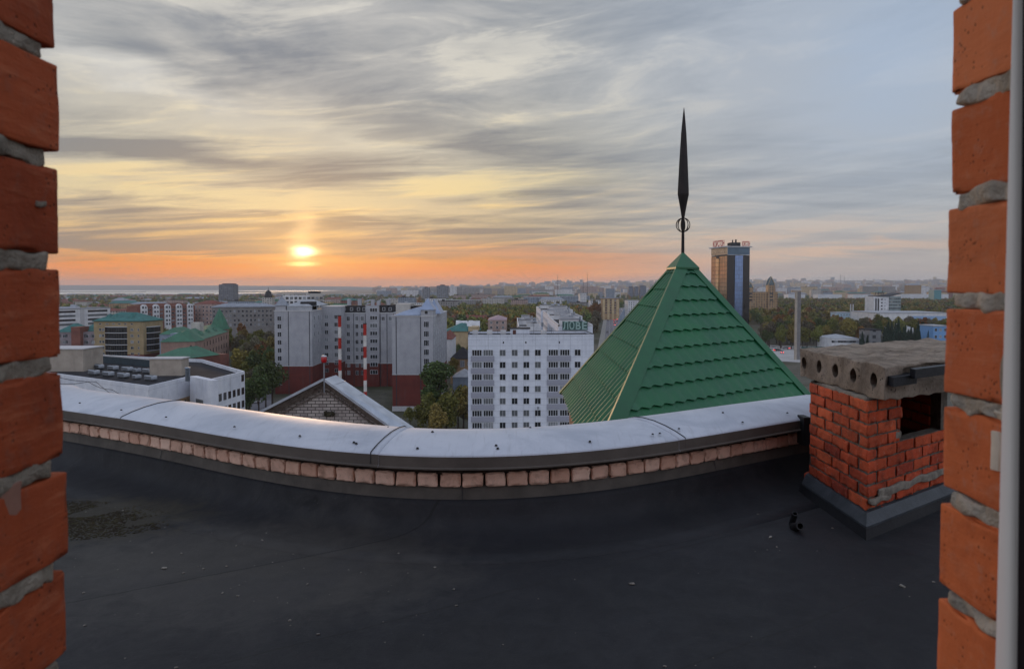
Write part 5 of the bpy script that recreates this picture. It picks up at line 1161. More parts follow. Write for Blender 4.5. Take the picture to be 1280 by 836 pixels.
for i,(px0,px1,pyt) in enumerate([(785.5,791.5,358.6),(793,798,358.8),(799.5,807.5,357.6)]):
    tw=Bld('tower_block','%s of three blue grey towers left of the green roof on the skyline'%('leftmost','middle','rightmost and widest')[i],'tower block',XY(px0,2600),XY(px1,2600),24,group='three skyline towers'); z1=zat(pyt,2600); tw.box('wall',wallmat('tower_blue','5e6a7c','4f5a6a',wx=6,wz=3.3),z1=z1); tw.box('roof_plant',RM['dark'],2,tw.L-2,3,12,z1+.003,z1+2)
# ---- 10. glass hotel tower
def glassmat(name,c,rough,tile=(2.4,3.4),lc='#8a6f50',metal=.9):
    m=bpy.data.materials.new(name); t=nt(m); b=NB(t)
    out=t.nodes.new('ShaderNodeOutputMaterial'); p=t.nodes.new('ShaderNodeBsdfPrincipled'); b.lk(p.outputs[0],out.inputs[0])
    v=b.coord(); s=t.nodes.new('ShaderNodeSeparateXYZ'); b.lk(v,s.inputs[0]); u=b.m('ADD',s.outputs[0],s.outputs[1])
    l=b.m('MAXIMUM',b.m('LESS_THAN',b.m('FRACT',b.m('DIVIDE',u,tile[0])),.09),b.m('LESS_THAN',b.m('FRACT',b.m('DIVIDE',s.outputs[2],tile[1])),.12))
    cell=t.nodes.new('ShaderNodeCombineXYZ'); b.lk(b.m('FLOOR',b.m('DIVIDE',u,tile[0])),cell.inputs[0]); b.lk(b.m('FLOOR',b.m('DIVIDE',s.outputs[2],tile[1])),cell.inputs[1])
    wn=t.nodes.new('ShaderNodeTexWhiteNoise'); b.lk(cell.outputs[0],wn.inputs['Vector'])
    cc=b.mix(b.m('MULTIPLY',wn.outputs['Value'],.5),lin(c),tuple(x*.55 for x in lin(c)[:3])+(1,))
    b.lk(b.mix(b.m('MULTIPLY',l,.6),cc,lin(lc)),p.inputs['Base Color']); p.inputs['Metallic'].default_value=metal; p.inputs['Roughness'].default_value=rough; return m
cp=XY(908.5,600); ang=math.radians(15)
ht=thing('hotel_tower','dark glass hotel tower with red roof lettering, its left face tinted to mirror the sunset','hotel',(cp.x,cp.y,0),0)
dl=Vector((-.25,1,0)).normalized(); dr=Vector((.97,.24,0)).normalized()
LW=26; RW=20.8; HZ=zat(309,600); HC=zat(318.5,600)
def face(mb,d,a0,a1,z0,z1,off=0): 
    n_=Vector((d.y,-d.x,0)) if d.x>.5 else Vector((-d.y,d.x,0))
    p=[d*a0+n_*off,d*a1+n_*off]; q=[x-n_*(.6) for x in p]
    vs=[(p[0].x,p[0].y,z0),(p[1].x,p[1].y,z0),(p[1].x,p[1].y,z1),(p[0].x,p[0].y,z1),(q[0].x,q[0].y,z0),(q[1].x,q[1].y,z0),(q[1].x,q[1].y,z1),(q[0].x,q[0].y,z1)]
    mb.add(vs,[(0,1,2,3),(7,6,5,4),(0,4,5,1),(1,5,6,2),(2,6,7,3),(3,7,4,0)])
mb=MB(); mb.prism([(0,0),(dr.x*RW,dr.y*RW),(dr.x*RW+dl.x*LW,dr.y*RW+dl.y*LW),(dl.x*LW,dl.y*LW)],0,HC-.3); mb.build('dark_glass_body',glassmat('dark_bronze_glass','12131a',.2,lc='#0d0d12',metal=.15),ht)
mb=MB(); mb.prism([(0,0),(dr.x*RW,dr.y*RW),(dr.x*RW+dl.x*LW,dr.y*RW+dl.y*LW),(dl.x*LW,dl.y*LW)],HC,HZ); mb.build('crown_storey',glassmat('crown_glass','4c6275',.2,(1.6,3.3),'#2b3b49',.6),ht)
m_sunset=glassmat('sunset_tint_glass','bfa182',.08,lc='#3b2e28')  # left face: sunset reflection put into the warm glass colour
mb=MB(); face(mb,dl,.3,12,0,HC-1,.35); mb.build('mirror_wall',m_sunset,ht); mb=MB(); face(mb,dl,17.5,LW-.3,0,HC-1,.35); mb.build('mirror_wall',m_sunset,ht)
mb=MB(); face(mb,dl,12.6,17,0,HC-2.5,.9); mb.build('mirror_bay',glassmat('bay_glass','e6cba2',.1,(1.5,3.4),lc='#6e5236'),ht)  # bay on the left face, same sunset warmth put into its colour
mb=MB(); face(mb,dl,0,LW,HC+.3,HZ-.2,.3); mb.build('crown_side',glassmat('crown_side_glass','bfae98',.2,(1.6,3.3),'#6e6a62',.7),ht)  # left side of the crown, reflected warmth put into its colour
mb=MB(); face(mb,dr,RW*.33,RW*.68,0,HC-.6,.5); mb.build('blue_bay',glassmat('blue_glass','6f86ad',.15,(1.9,3.4),'#3a4965',.75),ht)
mb=MB(); mb.prism([(-1.2-.5,-1.8),(dr.x*RW+1.6,dr.y*RW-1.6),(dr.x*RW+dl.x*LW+1.5,dr.y*RW+dl.y*LW+1),(dl.x*LW-2,dl.y*LW+1)],HZ+.003,HZ+.9); mb.build('roof_slab',m_trim,ht)
mb=MB(); face(mb,dr,-.2,RW,HC-.2,HC+.15,.9); mb.build('ledge',m_trim,ht)
mb=MB(); mb.box(4,12,4,14,HZ+.9,HZ+4.2); mb.tube((6,6,HZ+4),(6,6,HZ+6.4),.5,8); mb.tube((9,7,HZ+4),(9,7,HZ+6.8),.7,8); mb.build('roof_plant',RM['dark'],ht)
m_redl=mat('red_letters','#b02a38','#9c2431',rough=.6)
rzl=math.atan2(-dl.y,-dl.x); q=dl*(LW*.86)
tx=text('КОРСТОН',7.0,'roof_letters',m_redl,ht,(q.x-.8,q.y,HZ+1.1),rzl); w_=max(v.co.x for v in tx.data.vertices); tx.scale=(LW*.72/w_,1,1)
rz=math.atan2(dr.y,dr.x); q=dr*(RW*.62); tx=text('КОРСТОН',5.4,'roof_letters',m_redl,ht,(q.x,q.y-1.0,HZ+1.1),rz); w_=max(v.co.x for v in tx.data.vertices); tx.scale=(RW*.36/w_,1,1)
mb=MB(); mb.box(-3,20,-4,8,0,zat(372,600)); mb.build('podium_wing',WM['grey'],ht) if False else None
# ---- 11. twin-spired beige residence
tr=Bld('residence','beige residence with two tall crystal-topped towers right of the hotel tower','apartment building',XY(928,900),XY(972,900),18)
z1=zat(365,900); tr.box('wall',WM['tan'],z1=z1); m_sp=mat('spire_glass','#5d6b6f','#3d4a50',rough=.3,metal=.3,ns=1)
for xc,w,pt,sc_ in ((tr.L*.21,6.5,352.5,.8),(tr.L*.80,8.6,345.5,1)):
    zt=zat(pt,900); mb=MB(); mb.box(xc-w/2,xc+w/2,-2,w-2,0,z1+(zt-z1)*.45); o=tr.part('tower',mb,WM['tan'])
    zz=z1+(zt-z1)*.45; mb=MB(); c=(xc,w/2-2,0); mb.lathe(c,[(w*.62,zz),(w*.55,zz+(zt-zz)*.35),(w*.36,zz+(zt-zz)*.7),(.2,zt)],8,smooth=False); mb.build('spire',m_sp,o)
    mb=MB(); 
    for s_ in (-1,1): mb.tube((xc+s_*w*.5,-2.1,zz),(xc,-1.0,zt),.35,6)
    mb.build('spire_rib',WP['cream'],o)
    for k in range(3): mb=MB(); mb.box(xc-w*.25,xc+w*.25,-2.06,-1.9,z1-3-4*k,z1-.8-4*k); mb.build('window',m_glass,o)
# ---- 12. white office with black roof letters, halls, other right-side buildings
wo_=Bld('office_building','white seven-storey office with a swooping dark roof edge in the park at right','office building',XY(1092,700),XY(1125,700),18)
z1=zat(370.5,700); wo_.box('wall',WP['white'],z1=z1)
mb=MB(); mb.box(wo_.L*.12,wo_.L*.55,-1.2,18,z1+.003,z1+.9); wo_.part('roof_edge',mb,m_seam)
mb=MB(); x0,x1=wo_.L*.55,wo_.L*1.02; mb.add([(x0,-1.2,z1),(x1,-1.2,z1+2.6),(x1,18,z1+2.6),(x0,18,z1),(x0,-1.2,z1+.9),(x1,-1.2,z1+3.4),(x1,18,z1+3.4),(x0,18,z1+.9)],[(0,3,2,1),(4,5,6,7),(0,1,5,4),(1,2,6,5),(2,3,7,6),(3,0,4,7)]); wo_.part('roof_edge',mb,m_seam)
mb=MB(); mb.box(wo_.L*.57,wo_.L*1.0,-.9,10,0,z1); wo_.part('glass_wing',mb,wallmat('green_glass_wing','8b9696','727d7f',wx=1.6,wz=3.1,frac=(.8,.45),wcol='#39464a'))
for f in (.05,.14): mb=MB(); mb.box(wo_.L*f,wo_.L*(f+.055),-.15,-.003,7,z1-2); wo_.part('stair_glazing',mb,m_glass)
wo_.wins([wo_.L*.3],[z1-3-3.1*i for i in range(5)],1.6,1.5,n=1); wo_.wins([wo_.L*.42],[z1-3-3.1*i for i in range(5)],.9,1.2,n=1)
tx=text('МЕГА',3.2,'roof_letters',m_seam,wo_.e,(0,-1,z1+1.4)) if False else None
for k,(x,h,sl) in enumerate(((.04,2.3,.2),(.10,2.0,.5),(.16,2.8,.1),(.21,2.2,.6),(.27,3.6,.9),(.33,2.4,.3))):
    mb=MB(); X=wo_.L*x; mb.tube((X,-.6,z1+1.5),(X+sl,-.6,z1+1.5+h),.34,6); mb.tube((X,-.6,z1+1.8+h*.5),(X+1.2,-.6,z1+1.9+h*.6),.3,6); wo_.part('roof_letter',mb,m_seam)
def simple(name,lab,cat,px0,px1,Y,T,pyt,wall,roof,rh=0,wn=None,grp=None):
    bl=Bld(name,lab,cat,XY(px0,Y),XY(px1,Y),T,group=grp); z1=zat(pyt,Y)-rh; bl.box('wall',wall,z1=z1); mb=MB()
    if rh: mb.hip(0,bl.L,0,T,z1,z1+rh,.5)
    else: mb.box(-.3,bl.L+.3,-.3,T+.3,z1+.003,z1+.6)
    bl.part('roof',mb,roof)
    if wn: bl.wins([bl.L*(i+.5)/wn[0] for i in range(wn[0])],[z1-wn[2]-wn[3]*i for i in range(wn[1])],wn[4],wn[5])
    return bl
m_lwall=mat('stadium_white','#c3c6ca','#aeb2b8',rough=.6,ns=.05)
o=simple('exhibition_hall','long low white hall with a pale blue side beside the white office at right','hall',1096,1185,640,50,391.5,WP['white'],RM['light'],0,None); mb=MB(); mb.box(o.L*.5,o.L*.97,-.15,-.003,4,zat(395,640)); o.part('blue_panel',mb,mat('blue_panel','#8ba6c8','#7c96b6',rough=.6)); mb=MB(); mb.box(o.L*.5,o.L*.95,-.2,-.155,7,9.5); o.part('window_ribbon',mb,m_glass)
simple('pavilion','small pale blue pavilion alone among the park trees','pavilion',1046,1064,700,14,391,mat('ice_blue_wall','#a5bccb','#93aaba'),RM['light'],0,(5,1,2,3,1.2,1.2))
for px,lb in ((1063,'left of the two thin flue pipes beside the pale blue pavilion'),(1066,'right of the two thin flue pipes beside the pale blue pavilion')):
    p=XY(px,690); f=thing('flue_pipe',lb,'flue',(p.x,p.y,0)); mb=MB(); mb.tube((0,0,0),(0,0,zat(380,690)),.55,10); mb.build('pipe',m_trim,f); mb=MB(); mb.tube((0,0,zat(380,690)-.01),(0,0,zat(380,690)+.5),.7,10); mb.build('rim',m_seam,f)
simple('sports_building','white low building with many windows just above the concrete slab','building',1040,1074,452,22,419,WP['white'],RM['light'],2.0,(9,2,2,4,2.2,1.6))
simple('utility_building','grey concrete block behind the dark spruces above the slab','building',1088,1102,440,14,413,wallmat('conc_grey','77797b','66686a',wx=5,wz=4),RM['dark'],0)
simple('kiosk_building','blue and white building half hidden by the right window jamb','building',1167,1185,420,14,408,mat('blue_wall','#6f97c4','#6087b2'),RM['light'],0,(3,2,2,4,1.4,1.8))
simple('white_hall','white hall with a curved roof among the spruces right of the park','hall',1120,1142,520,16,405,WP['white'],RM['light'],3)
for px0,px1,Y,pyt,lb in ((985,1006,1750,368.2,'short white stadium stand at the wood edge left of the flue column'),(1022,1052,1750,368.4,'white stadium stand at the wood edge between column and pavilion'),(1066,1091,1800,368.6,'white stadium stand at the wood edge left of the white office'),(1125,1185,1700,368.0,'longest white stadium stand at the wood edge, right of the white office')):
    simple('stadium_stand',lb,'stadium stand',px0,px1,Y,30,pyt,m_lwall,m_lwall)
simple('glass_pavilion','teal glass box on the horizon beside the right window jamb','office building',1167,1176,1500,20,362.5,mat('teal_glass','#4f8a92','#3c6d75',rough=.3),m_trim)
# concrete flue column
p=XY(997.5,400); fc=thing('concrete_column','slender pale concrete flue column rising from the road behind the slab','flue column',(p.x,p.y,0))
mb=MB(); zc=zat(363,400); mb.box(-1.45,-.62,-.5,1.2,0,zc); mb.build('shaft',mat('concrete_sunlit','#a89f94','#8d857b',rough=.9,ns=.4),fc); mb=MB(); mb.box(-.6,1.45,-.1,1.6,0,zc-.6); mb.build('shaft',mat('concrete_shaded','#7a7878','#686667',rough=.9,ns=.4),fc)  # sunlit left and shaded right side put into two concrete colours
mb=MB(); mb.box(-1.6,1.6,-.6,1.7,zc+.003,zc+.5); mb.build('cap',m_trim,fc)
# hazy halls in the middle distance
for k,(px0,px1,Y,pyt,w,lb) in enumerate([(655,700,1350,371.5,'blue grey','long pale blue factory hall in the hazy middle distance'),(700,737,1500,370.2,'blue grey','bright blue factory block between the masts'),(556,600,1300,375.5,'grey','flat grey depot at the right shoulder of the complex'),(725,733,1200,367,'white','narrow white tower house left of the tan house on the avenue'),(757,768,1900,361,'blue grey','pale blue stepped block above the tan house'),(738,752,1100,376,'white','white low house left of the tan house on the avenue'),(785,800,1000,376,'white','white shopping roof by the avenue left of the green roof')]):
    simple('factory_hall' if k<3 else 'building',lb,'building',px0,px1,Y,30,pyt,WM[w],RM['light'],0)
# masts
for px,pyt,pyb,Y,lb in ((697,343,372,1500,'left mast, thin dark lattice above the blue factory'),(734,340,368,1700,'tallest thin mast, right of the blue factory'),(729,350,372,1650,'short mast close left of the tallest mast'),(672,371,395,900,'dark pole in the wood behind the panel block'),(1050,342.5,360,5200,'television mast on the right skyline'),(1054.5,345,360,5250,'smaller mast right of the television mast'),(641,366,385,1100,'dark slender pole above the wood left of the panel block roofs')):
    p=XY(px,Y); zt=zat(pyt,Y); f=thing('mast',lb,'mast',(p.x,p.y,0)); r=max(.35,Y*.00035); mb=MB(); mb.tube((0,0,0),(0,0,zt),r,6,r2=r*.35); mb.build('pole',m_seam,f)
    mb=MB(); 
    for q in range(3): mb.box(-r*2.2,r*2.2,-r*.5,r*.5,zt*(.7+.1*q),zt*(.7+.1*q)+r)
    mb.build('antenna_arm',m_seam,f)
# ---------------------------------------------------------------- avenue, side road, cars
m_asph=mat('avenue_asphalt','#6d6a6e','#5b595d',rough=.85,ns=.3); m_walk=mat('pavement','#88857f','#74716c',rough=.9,ns=.5); m_mark=mat('road_paint','#c9c9c6',rough=.7)
ra=Vector((20.5,180,0)); rb=Vector((200,1500,0)); rd=(rb-ra).normalized(); rn_=Vector((rd.y,-rd.x,0))
def strip(name,o0,o1,z,m,L0=0,L1=None):
    L1=L1 or (rb-ra).length; p=[ra+rd*L0+rn_*o0,ra+rd*L0+rn_*o1,ra+rd*L1+rn_*o1,ra+rd*L1+rn_*o0]; mb=MB(); mb.add([(q.x,q.y,z) for q in p]+[(q.x,q.y,z-.12) for q in p],[(0,1,2,3),(0,4,5,1),(1,5,6,2),(2,6,7,3),(3,7,4,0)]); return tag(mb.build(name,m),kind='structure')
strip('pavement',-4,60,.14,m_walk); strip('avenue',0,52,.20,m_asph)
mb=MB()
for l in range(1,14):
    for k in range(0,90):
        if l==7: continue
        s0=k*14; p=[ra+rd*s0+rn_*(l*3.7-.12),ra+rd*s0+rn_*(l*3.7+.12),ra+rd*(s0+5)+rn_*(l*3.7+.12),ra+rd*(s0+5)+rn_*(l*3.7-.12)]; mb.add([(q.x,q.y,.206) for q in p],[(0,1,2,3)])
p=[ra+rn_*25.6,ra+rn_*26.1,rb+rn_*26.1,rb+rn_*25.6]; mb.add([(q.x,q.y,.206) for q in p],[(0,1,2,3)])
tag(mb.build('lane_markings',m_mark),kind='structure')
CARCOL={'white':('c9cacc',),'black':('1b1c20',),'dark grey':('3c3f45',),'silver':('8d9198',),'red':('7c1d20',),'blue':('2b3c5c',)}
def carproto():
    r=thing('car','x','car'); mb=MB()
    prof=[(-2.2,.35),(-2.25,.8),(-1.5,.95),(1.1,.98),(2.2,.82),(2.25,.35)]
    vs=[(x,-.88,z) for x,z in prof]+[(x,.88,z) for x,z in prof]; mb.add(vs,[tuple(range(6)),tuple(range(11,5,-1))]+[(k,6+k,6+(k+1)%6,(k+1)%6) for k in range(6)]); mb.build('body',mat('car_paint','#888888'),r)
    mb=MB(); vs=[(-1.7,-.8,.96),(1.3,-.8,.96),(.5,-.66,1.5),(-1.2,-.66,1.5),(-1.7,.8,.96),(1.3,.8,.96),(.5,.66,1.5),(-1.2,.66,1.5)]; mb.add(vs,[(0,1,2,3),(7,6,5,4),(1,5,6,2),(2,6,7,3),(3,7,4,0)]); mb.build('cabin',m_glass,r)
    for x in (-1.4,1.4):
        for y in (-.82,.82): mb=MB(); mb.tube((x,y-.1,.34),(x,y+.1,.34),.34,10); mb.build('wheel',m_dark,r)
    for y in (-.6,.6): mb=MB(); mb.box(-2.3,-2.2,y-.2,y+.2,.6,.8); mb.build('tail_light',m_tl,r)
    return r
m_tl=bpy.data.materials.new('tail_light'); t=nt(m_tl); o_=t.nodes.new('ShaderNodeOutputMaterial'); e_=t.nodes.new('ShaderNodeEmission'); e_.inputs[0].default_value=(1,.04,.03,1); e_.inputs[1].default_value=7; t.links.new(e_.outputs[0],o_.inputs[0])
cp_=carproto(); first=True; rn=random.Random(11); PM={k:mat('paint_'+k.replace(' ','_'),v[0],rough=.3,spec=.6,ns=1) for k,v in CARCOL.items()}; taken=[]
def putcar(pos,rz,colr,lb,grp):
    global first
    c=cp_ if first else copy_tree(cp_); first=False; c.location=pos; c.rotation_euler=(0,0,rz); tag(c,lb,'car',grp)
    for ch in c.children:
        if ch.name.startswith('body'): setmat(ch,PM[colr])
    return c
hd=math.atan2(rd.y,rd.x)
for i in range(64):
    for _ in range(20):
        if i<22: s_=rn.uniform(590,820); lane=rn.choice([2.5,3.5,4.5,5.5])
        else: s_=rn.uniform(150,700) if i<52 else rn.uniform(700,1200); lane=rn.choice([.5,1.5,2.5,3.5,4.5,5.5,7.5,8.5,9.5,10.5,11.5])
        if all(abs(s_-a)>8 or abs(lane-c)>.5 for a,c in taken): break
    taken.append((s_,lane)); away=lane>7 or i<22; q=ra+rd*s_+rn_*(lane*3.7); col_=rn.choice(list(CARCOL))
    where='driving away in the braking queue' if i<22 else ('driving away up the avenue' if away else 'coming towards the viewer on the avenue')
    putcar((q.x,q.y,.2),hd if away else hd+math.pi,col_,'%s car %s left of the green roof'%(col_,where),'%s cars %s'%(col_,'in the queue' if i<22 else ('driving away' if away else 'coming nearer')))
# lamps along the avenue
def lampproto():
    r=thing('street_lamp','x','street lamp'); mb=MB(); mb.tube((0,0,0),(0,0,10.5),.14,8,r2=.08); mb.build('pole',m_trim,r); mb=MB(); mb.tube((0,0,10.4),(2.2,0,10.9),.06,6); mb.build('arm',m_trim,r); mb=MB(); mb.box(1.9,2.8,-.15,.15,10.8,10.95); mb.build('lamp_head',m_seam,r); return r
lp=lampproto(); first_=True
for k in range(16):
    c=lp if first_ else copy_tree(lp); first_=False; q=ra+rd*(120+k*45)+rn_*25.8; c.location=(q.x,q.y,.14); c.rotation_euler=(0,0,hd-math.pi/2); tag(c,'street lamp standing on the middle line of the avenue left of the green roof','street lamp','street lamps along the avenue')
# courtyard lane with parked cars at left, service yard at right
def road(name,pts,w,m,z=.15):
    mb=MB(); L=[];Rr_=[]
    for i,p in enumerate(pts):
        d=(pts[min(i+1,len(pts)-1)]-pts[max(i-1,0)]).normalized(); n=Vector((-d.y,d.x,0)); L.append(p+n*w/2); Rr_.append(p-n*w/2)
    vs=[(q.x,q.y,z) for q in L+Rr_]; n=len(pts); mb.add(vs,[(i,n+i,n+i+1,i+1) for i in range(n-1)]); return tag(mb.build(name,m),kind='structure')
road('courtyard_lane',[XY(326,200),XY(327,262),XY(330,330),XY(322,420),XY(312,480)],7,mat('lane_asphalt','#77757a','#626064',rough=.9,ns=.2))
for i,(px,Y,cl,lb) in enumerate([(316,248,'white','white car parked just above the left end of the gable roof'),(322,262,'dark grey','dark grey car parked in the courtyard lane beyond the white one'),(327,298,'silver','silver car parked halfway down the courtyard lane under the trees'),(329,318,'white','farther white car parked under the trees in the courtyard lane'),(325,345,'white','farthest pale car glimpsed between the trees of the courtyard lane')]):
    p=XY(px,Y); putcar((p.x,p.y,.15),.6+i*.4,cl,lb,None)
mb=MB(); yp=[XY(955,395),XY(1075,372),XY(1120,470),XY(958,505)]; mb.add([(q.x,q.y,.16) for q in yp],[(0,1,2,3)]); tag(mb.build('service_yard',mat('yard_concrete','#a7a6a4','#8c8b8a',rough=.8,ns=.1)),kind='structure')
for i,(px,Y,cl) in enumerate([(972,455,'black'),(978,440,'white'),(983,470,'silver'),(967,470,'white')]):
    p=XY(px,Y); putcar((p.x,p.y,.16),.3+i,cl,'%s car parked in the pale yard beyond the right edge of the green roof'%(['black','nearer white','silver','farther white'][i]),None)
fe=thing('mesh_fence','dark teal sports fence along the yard behind the concrete slab','fence',(XY(1002,438).x,438,0)); fl=XY(1046,438).x-XY(1002,438).x
mb=MB(); mb.box(0,fl,0,.06,.4,4.2); mb.build('fence_panel',mat('teal_fence','#2c4f4c','#234140',rough=.7,ns=.3),fe)
for k in range(8): mb=MB(); mb.tube((fl*k/7,-.1,0),(fl*k/7,-.1,4.4),.08,6); mb.build('post',m_seam,fe)
# overhead wires at left
for i,(pts,lb) in enumerate([([(60,468),(120,477),(150,497),(215,511)],'upper dark wire sagging across the white office block'),([(60,478),(110,477),(140,487),(175,501),(290,515)],'lower dark wire crossing the white office block above the parapet')]):
    mb=MB(); P=[W(px,py,60+4*j) for j,(px,py) in enumerate(pts)]; fine=[]
    for j in range(len(P)-1):
        for s_ in range(6): f=s_/6; fine.append(P[j].lerp(P[j+1],f)-Vector((0,0,.18*math.sin(math.pi*f))))
    mb.path(fine+[P[-1]],.022,5); tag(mb.build('overhead_wire',m_dark),lb,'wire')
# ================================================================ trees
def leafmat(name,c1,c2):
    m=bpy.data.materials.new(name); t=nt(m); b=NB(t)
    out=t.nodes.new('ShaderNodeOutputMaterial'); p=t.nodes.new('ShaderNodeBsdfPrincipled'); b.lk(p.outputs[0],out.inputs[0])
    isl=t.nodes.new('ShaderNodeNewGeometry').outputs['Random Per Island']; oi=t.nodes.new('ShaderNodeObjectInfo').outputs['Random']
    v=b.coord(); f=b.m('ADD',b.m('MULTIPLY',isl,.5),b.m('MULTIPLY',b.noise(v,.35,3),.6)); c=b.ramp(f,[(.2,lin(c1)),(.85,lin(c2))])
    hs=t.nodes.new('ShaderNodeHueSaturation'); b.lk(c,hs.inputs['Color']); b.lk(b.m('ADD',.75,b.m('MULTIPLY',oi,.5)),hs.inputs['Value']); b.lk(b.m('ADD',.485,b.m('MULTIPLY',oi,.03)),hs.inputs['Hue'])
    b.lk(hs.outputs[0],p.inputs['Base Color']); p.inputs['Roughness'].default_value=.75; p.inputs['Specular IOR Level'].default_value=.2; return m
LM={'dark green':leafmat('leaf_dark_green','36442a','566438'),'olive':leafmat('leaf_olive','4c5229','7a783c'),'yellow brown':leafmat('leaf_yellow_brown','625730','86763f'),'rust':leafmat('leaf_rust','5c4026','845a34'),'spruce':leafmat('leaf_spruce','223029','36483b'),'grey brown':leafmat('leaf_grey_brown','4c4739','6a6250')}
m_bark=mat('bark','#4a4038','#332c27',rough=.95,ns=2)
def crownmesh(name,rx,rz_,zc,n,leaf,seed,kind='round'):
    rn=random.Random(seed); mb=MB(); lobes=[]
    if kind=='round':
        for i in range(11):
            a=rn.uniform(0,6.28); r=rn.uniform(.2,.62)*rx; z=zc+rn.uniform(-.55,.6)*rz_; lobes.append((math.cos(a)*r,math.sin(a)*r,z,rn.uniform(.34,.55)*rx))
        lobes.append((0,0,zc,rx*.6)); lobes.append((rn.uniform(-.3,.3)*rx,rn.uniform(-.3,.3)*rx,zc+rz_*.68,rx*.36))
    vs=[];fs=[]
    for i in range(n):
        if kind=='round':
            l=rn.choice(lobes); d=Vector((rn.gauss(0,1),rn.gauss(0,1),rn.gauss(0,1))).normalized(); r=l[3]*(rn.random()**.35); p=Vector((l[0],l[1],l[2]))+d*r; s=leaf*rn.uniform(.6,1.3)
        else:
            h=rn.random(); z=zc-rz_+2*rz_*h; tier=1-.25*((h*9)%1); r=rx*(1-h)**.85*tier*rn.random()**.4+.05; a=rn.uniform(0,6.28); p=Vector((math.cos(a)*r,math.sin(a)*r,z)); s=leaf*rn.uniform(.5,1.1)*(1-.5*h)
        a=Vector((rn.gauss(0,1),rn.gauss(0,1),rn.gauss(0,1)*.7)).normalized(); b_=a.orthogonal().normalized(); q=rn.uniform(0,6.28); c=a.cross(b_); u=(b_*math.cos(q)+c*math.sin(q))*s; w=(c*math.cos(q)-b_*math.sin(q))*s*.75
        o=len(vs); vs+=[p-u,p+w*.8,p+u,p-w*.8]; fs.append((o,o+1,o+2,o+3))
    mb.add(vs,fs); return mb.mesh(name,[LM['olive']])
def trunkmesh(name,h,r,zc,rx,seed):
    rn=random.Random(seed); mb=MB(); mb.tube((0,0,0),(.1,0,h),r,7,r2=r*.5)
    for i in range(6):
        a=rn.uniform(0,6.28); z0=h*rn.uniform(.5,.95); mb.tube((.1*z0/h,0,z0),(math.cos(a)*rx*.6,math.sin(a)*rx*.6,zc+rn.uniform(-.2,.5)*rx),r*.4,5,r2=r*.1)
    return mb.mesh(name,[m_bark])
CROWN=[crownmesh('crown',4.6,5.2,8.8,1900,.42,s) for s in (1,2,3)]+[crownmesh('crown',3.6,6.4,9.6,1700,.40,4)]
CONE=[crownmesh('crown',2.6,7.2,8.2,1500,.5,s,'cone') for s in (7,8)]
POP=crownmesh('crown',4.3,8.8,11.5,5200,.36,21)
TR=[trunkmesh('trunk',8,.3,8.5,4.5,s) for s in (1,2)]; TRc=trunkmesh('trunk',13,.22,12,.5,3); TRp=trunkmesh('trunk',14,.45,13,4,5)
LOW=[crownmesh('crown',4.8,5.0,8.2,190,1.15,s) for s in (31,32,33)]; LOWC=crownmesh('crown',2.6,7.2,8.2,150,1.1,35,'cone')
def tree(px,Y,kind,lb,grp,sc=1.0,shape='round',jit=0):
    p=XY(px,Y); r=thing('tree' if shape!='cone' else 'spruce_tree',lb,'tree',(p.x+random.uniform(-jit,jit),p.y+random.uniform(-jit,jit),0),random.uniform(0,6.28),grp)
    c=inst('crown',random.choice(CROWN) if shape=='round' else (random.choice(CONE) if shape=='cone' else POP),r); setmat(c,LM[kind])
    inst('trunk',random.choice(TR) if shape=='round' else (TRc if shape=='cone' else TRp),r)
    r.scale=(sc*random.uniform(.9,1.1),sc*random.uniform(.9,1.1),sc*random.uniform(.88,1.12)); return r
random.seed(99)
t_=tree(547,205,'dark green','large dark green poplar standing before the right wing of the complex',None,1,'pop'); t_.scale=(1.5,1.5,1.0)
for px,Y,k,s,lb in [(528,185,'olive',.75,'olive tree low down just right of the gable roof'),(545,178,'yellow brown',.8,'yellow brown tree between the gable roof and the panel block'),(558,184,'olive',.95,'olive tree in front of the poplar, left of the panel block'),(579,192,'yellow brown',1.0,'yellow brown tree touching the left edge of the panel block'),(572,195,'olive',.9,'olive tree behind the yellow one at the edge of the panel block'),(556,195,'yellow brown',.8,'yellow brown tree at the foot of the poplar'),(535,200,'olive',.7,'small olive tree at the foot of the red storeys'),(512,205,'olive',.5,'small bushy tree just behind the gable slope')]:
    tree(px,Y,k,lb,None,s)
# courtyard trees at the left of the complex
for i in range(46):
    Y=random.uniform(215,430); px=random.uniform(292,341) if Y>235 else random.uniform(306,338)
    if abs(px-327)<4 and Y<330: px+=random.choice([-9,9])
    if px<306 and Y<235: continue
    k=random.choices(['dark green','olive','yellow brown','rust','grey brown'],[4,4,1,1,2])[0]
    tree(px,Y,k,'%s tree in the dense courtyard grove left of the grey and red complex'%k,'%s courtyard trees'%k,random.uniform(.75,1.2))
for i in range(20):
    Y=random.uniform(380,470); px=random.uniform(205,345); k=random.choice(['rust','olive','rust','yellow brown'])
    tree(px,Y,k,'%s tree in the row behind the green roofed historic building'%k,'%s trees behind the historic building'%k,random.uniform(.8,1.15))
for i in range(16):
    Y=random.uniform(290,420); px=random.uniform(567,600) if Y>330 else random.uniform(566,582); k=random.choice(['olive','yellow brown','dark green'])
    tree(px,Y,k,'%s tree among the houses between poplar and panel block'%k,'%s trees among the houses'%k,random.uniform(.5,.8))
for px,Y,k,s,lb in [(648,480,'yellow brown',1.2,'broad yellow brown tree right of the small pink house'),(658,470,'olive',1.2,'olive tree right of the small pink house'),(640,500,'rust',.8,'rust red tree against the small pink house'),(634,490,'rust',.6,'small red bush tree in front of the pink house'),(655,440,'yellow brown',1.0,'yellow tree beside the low white roofs')]:
    tree(px,Y,k,lb,None,s)
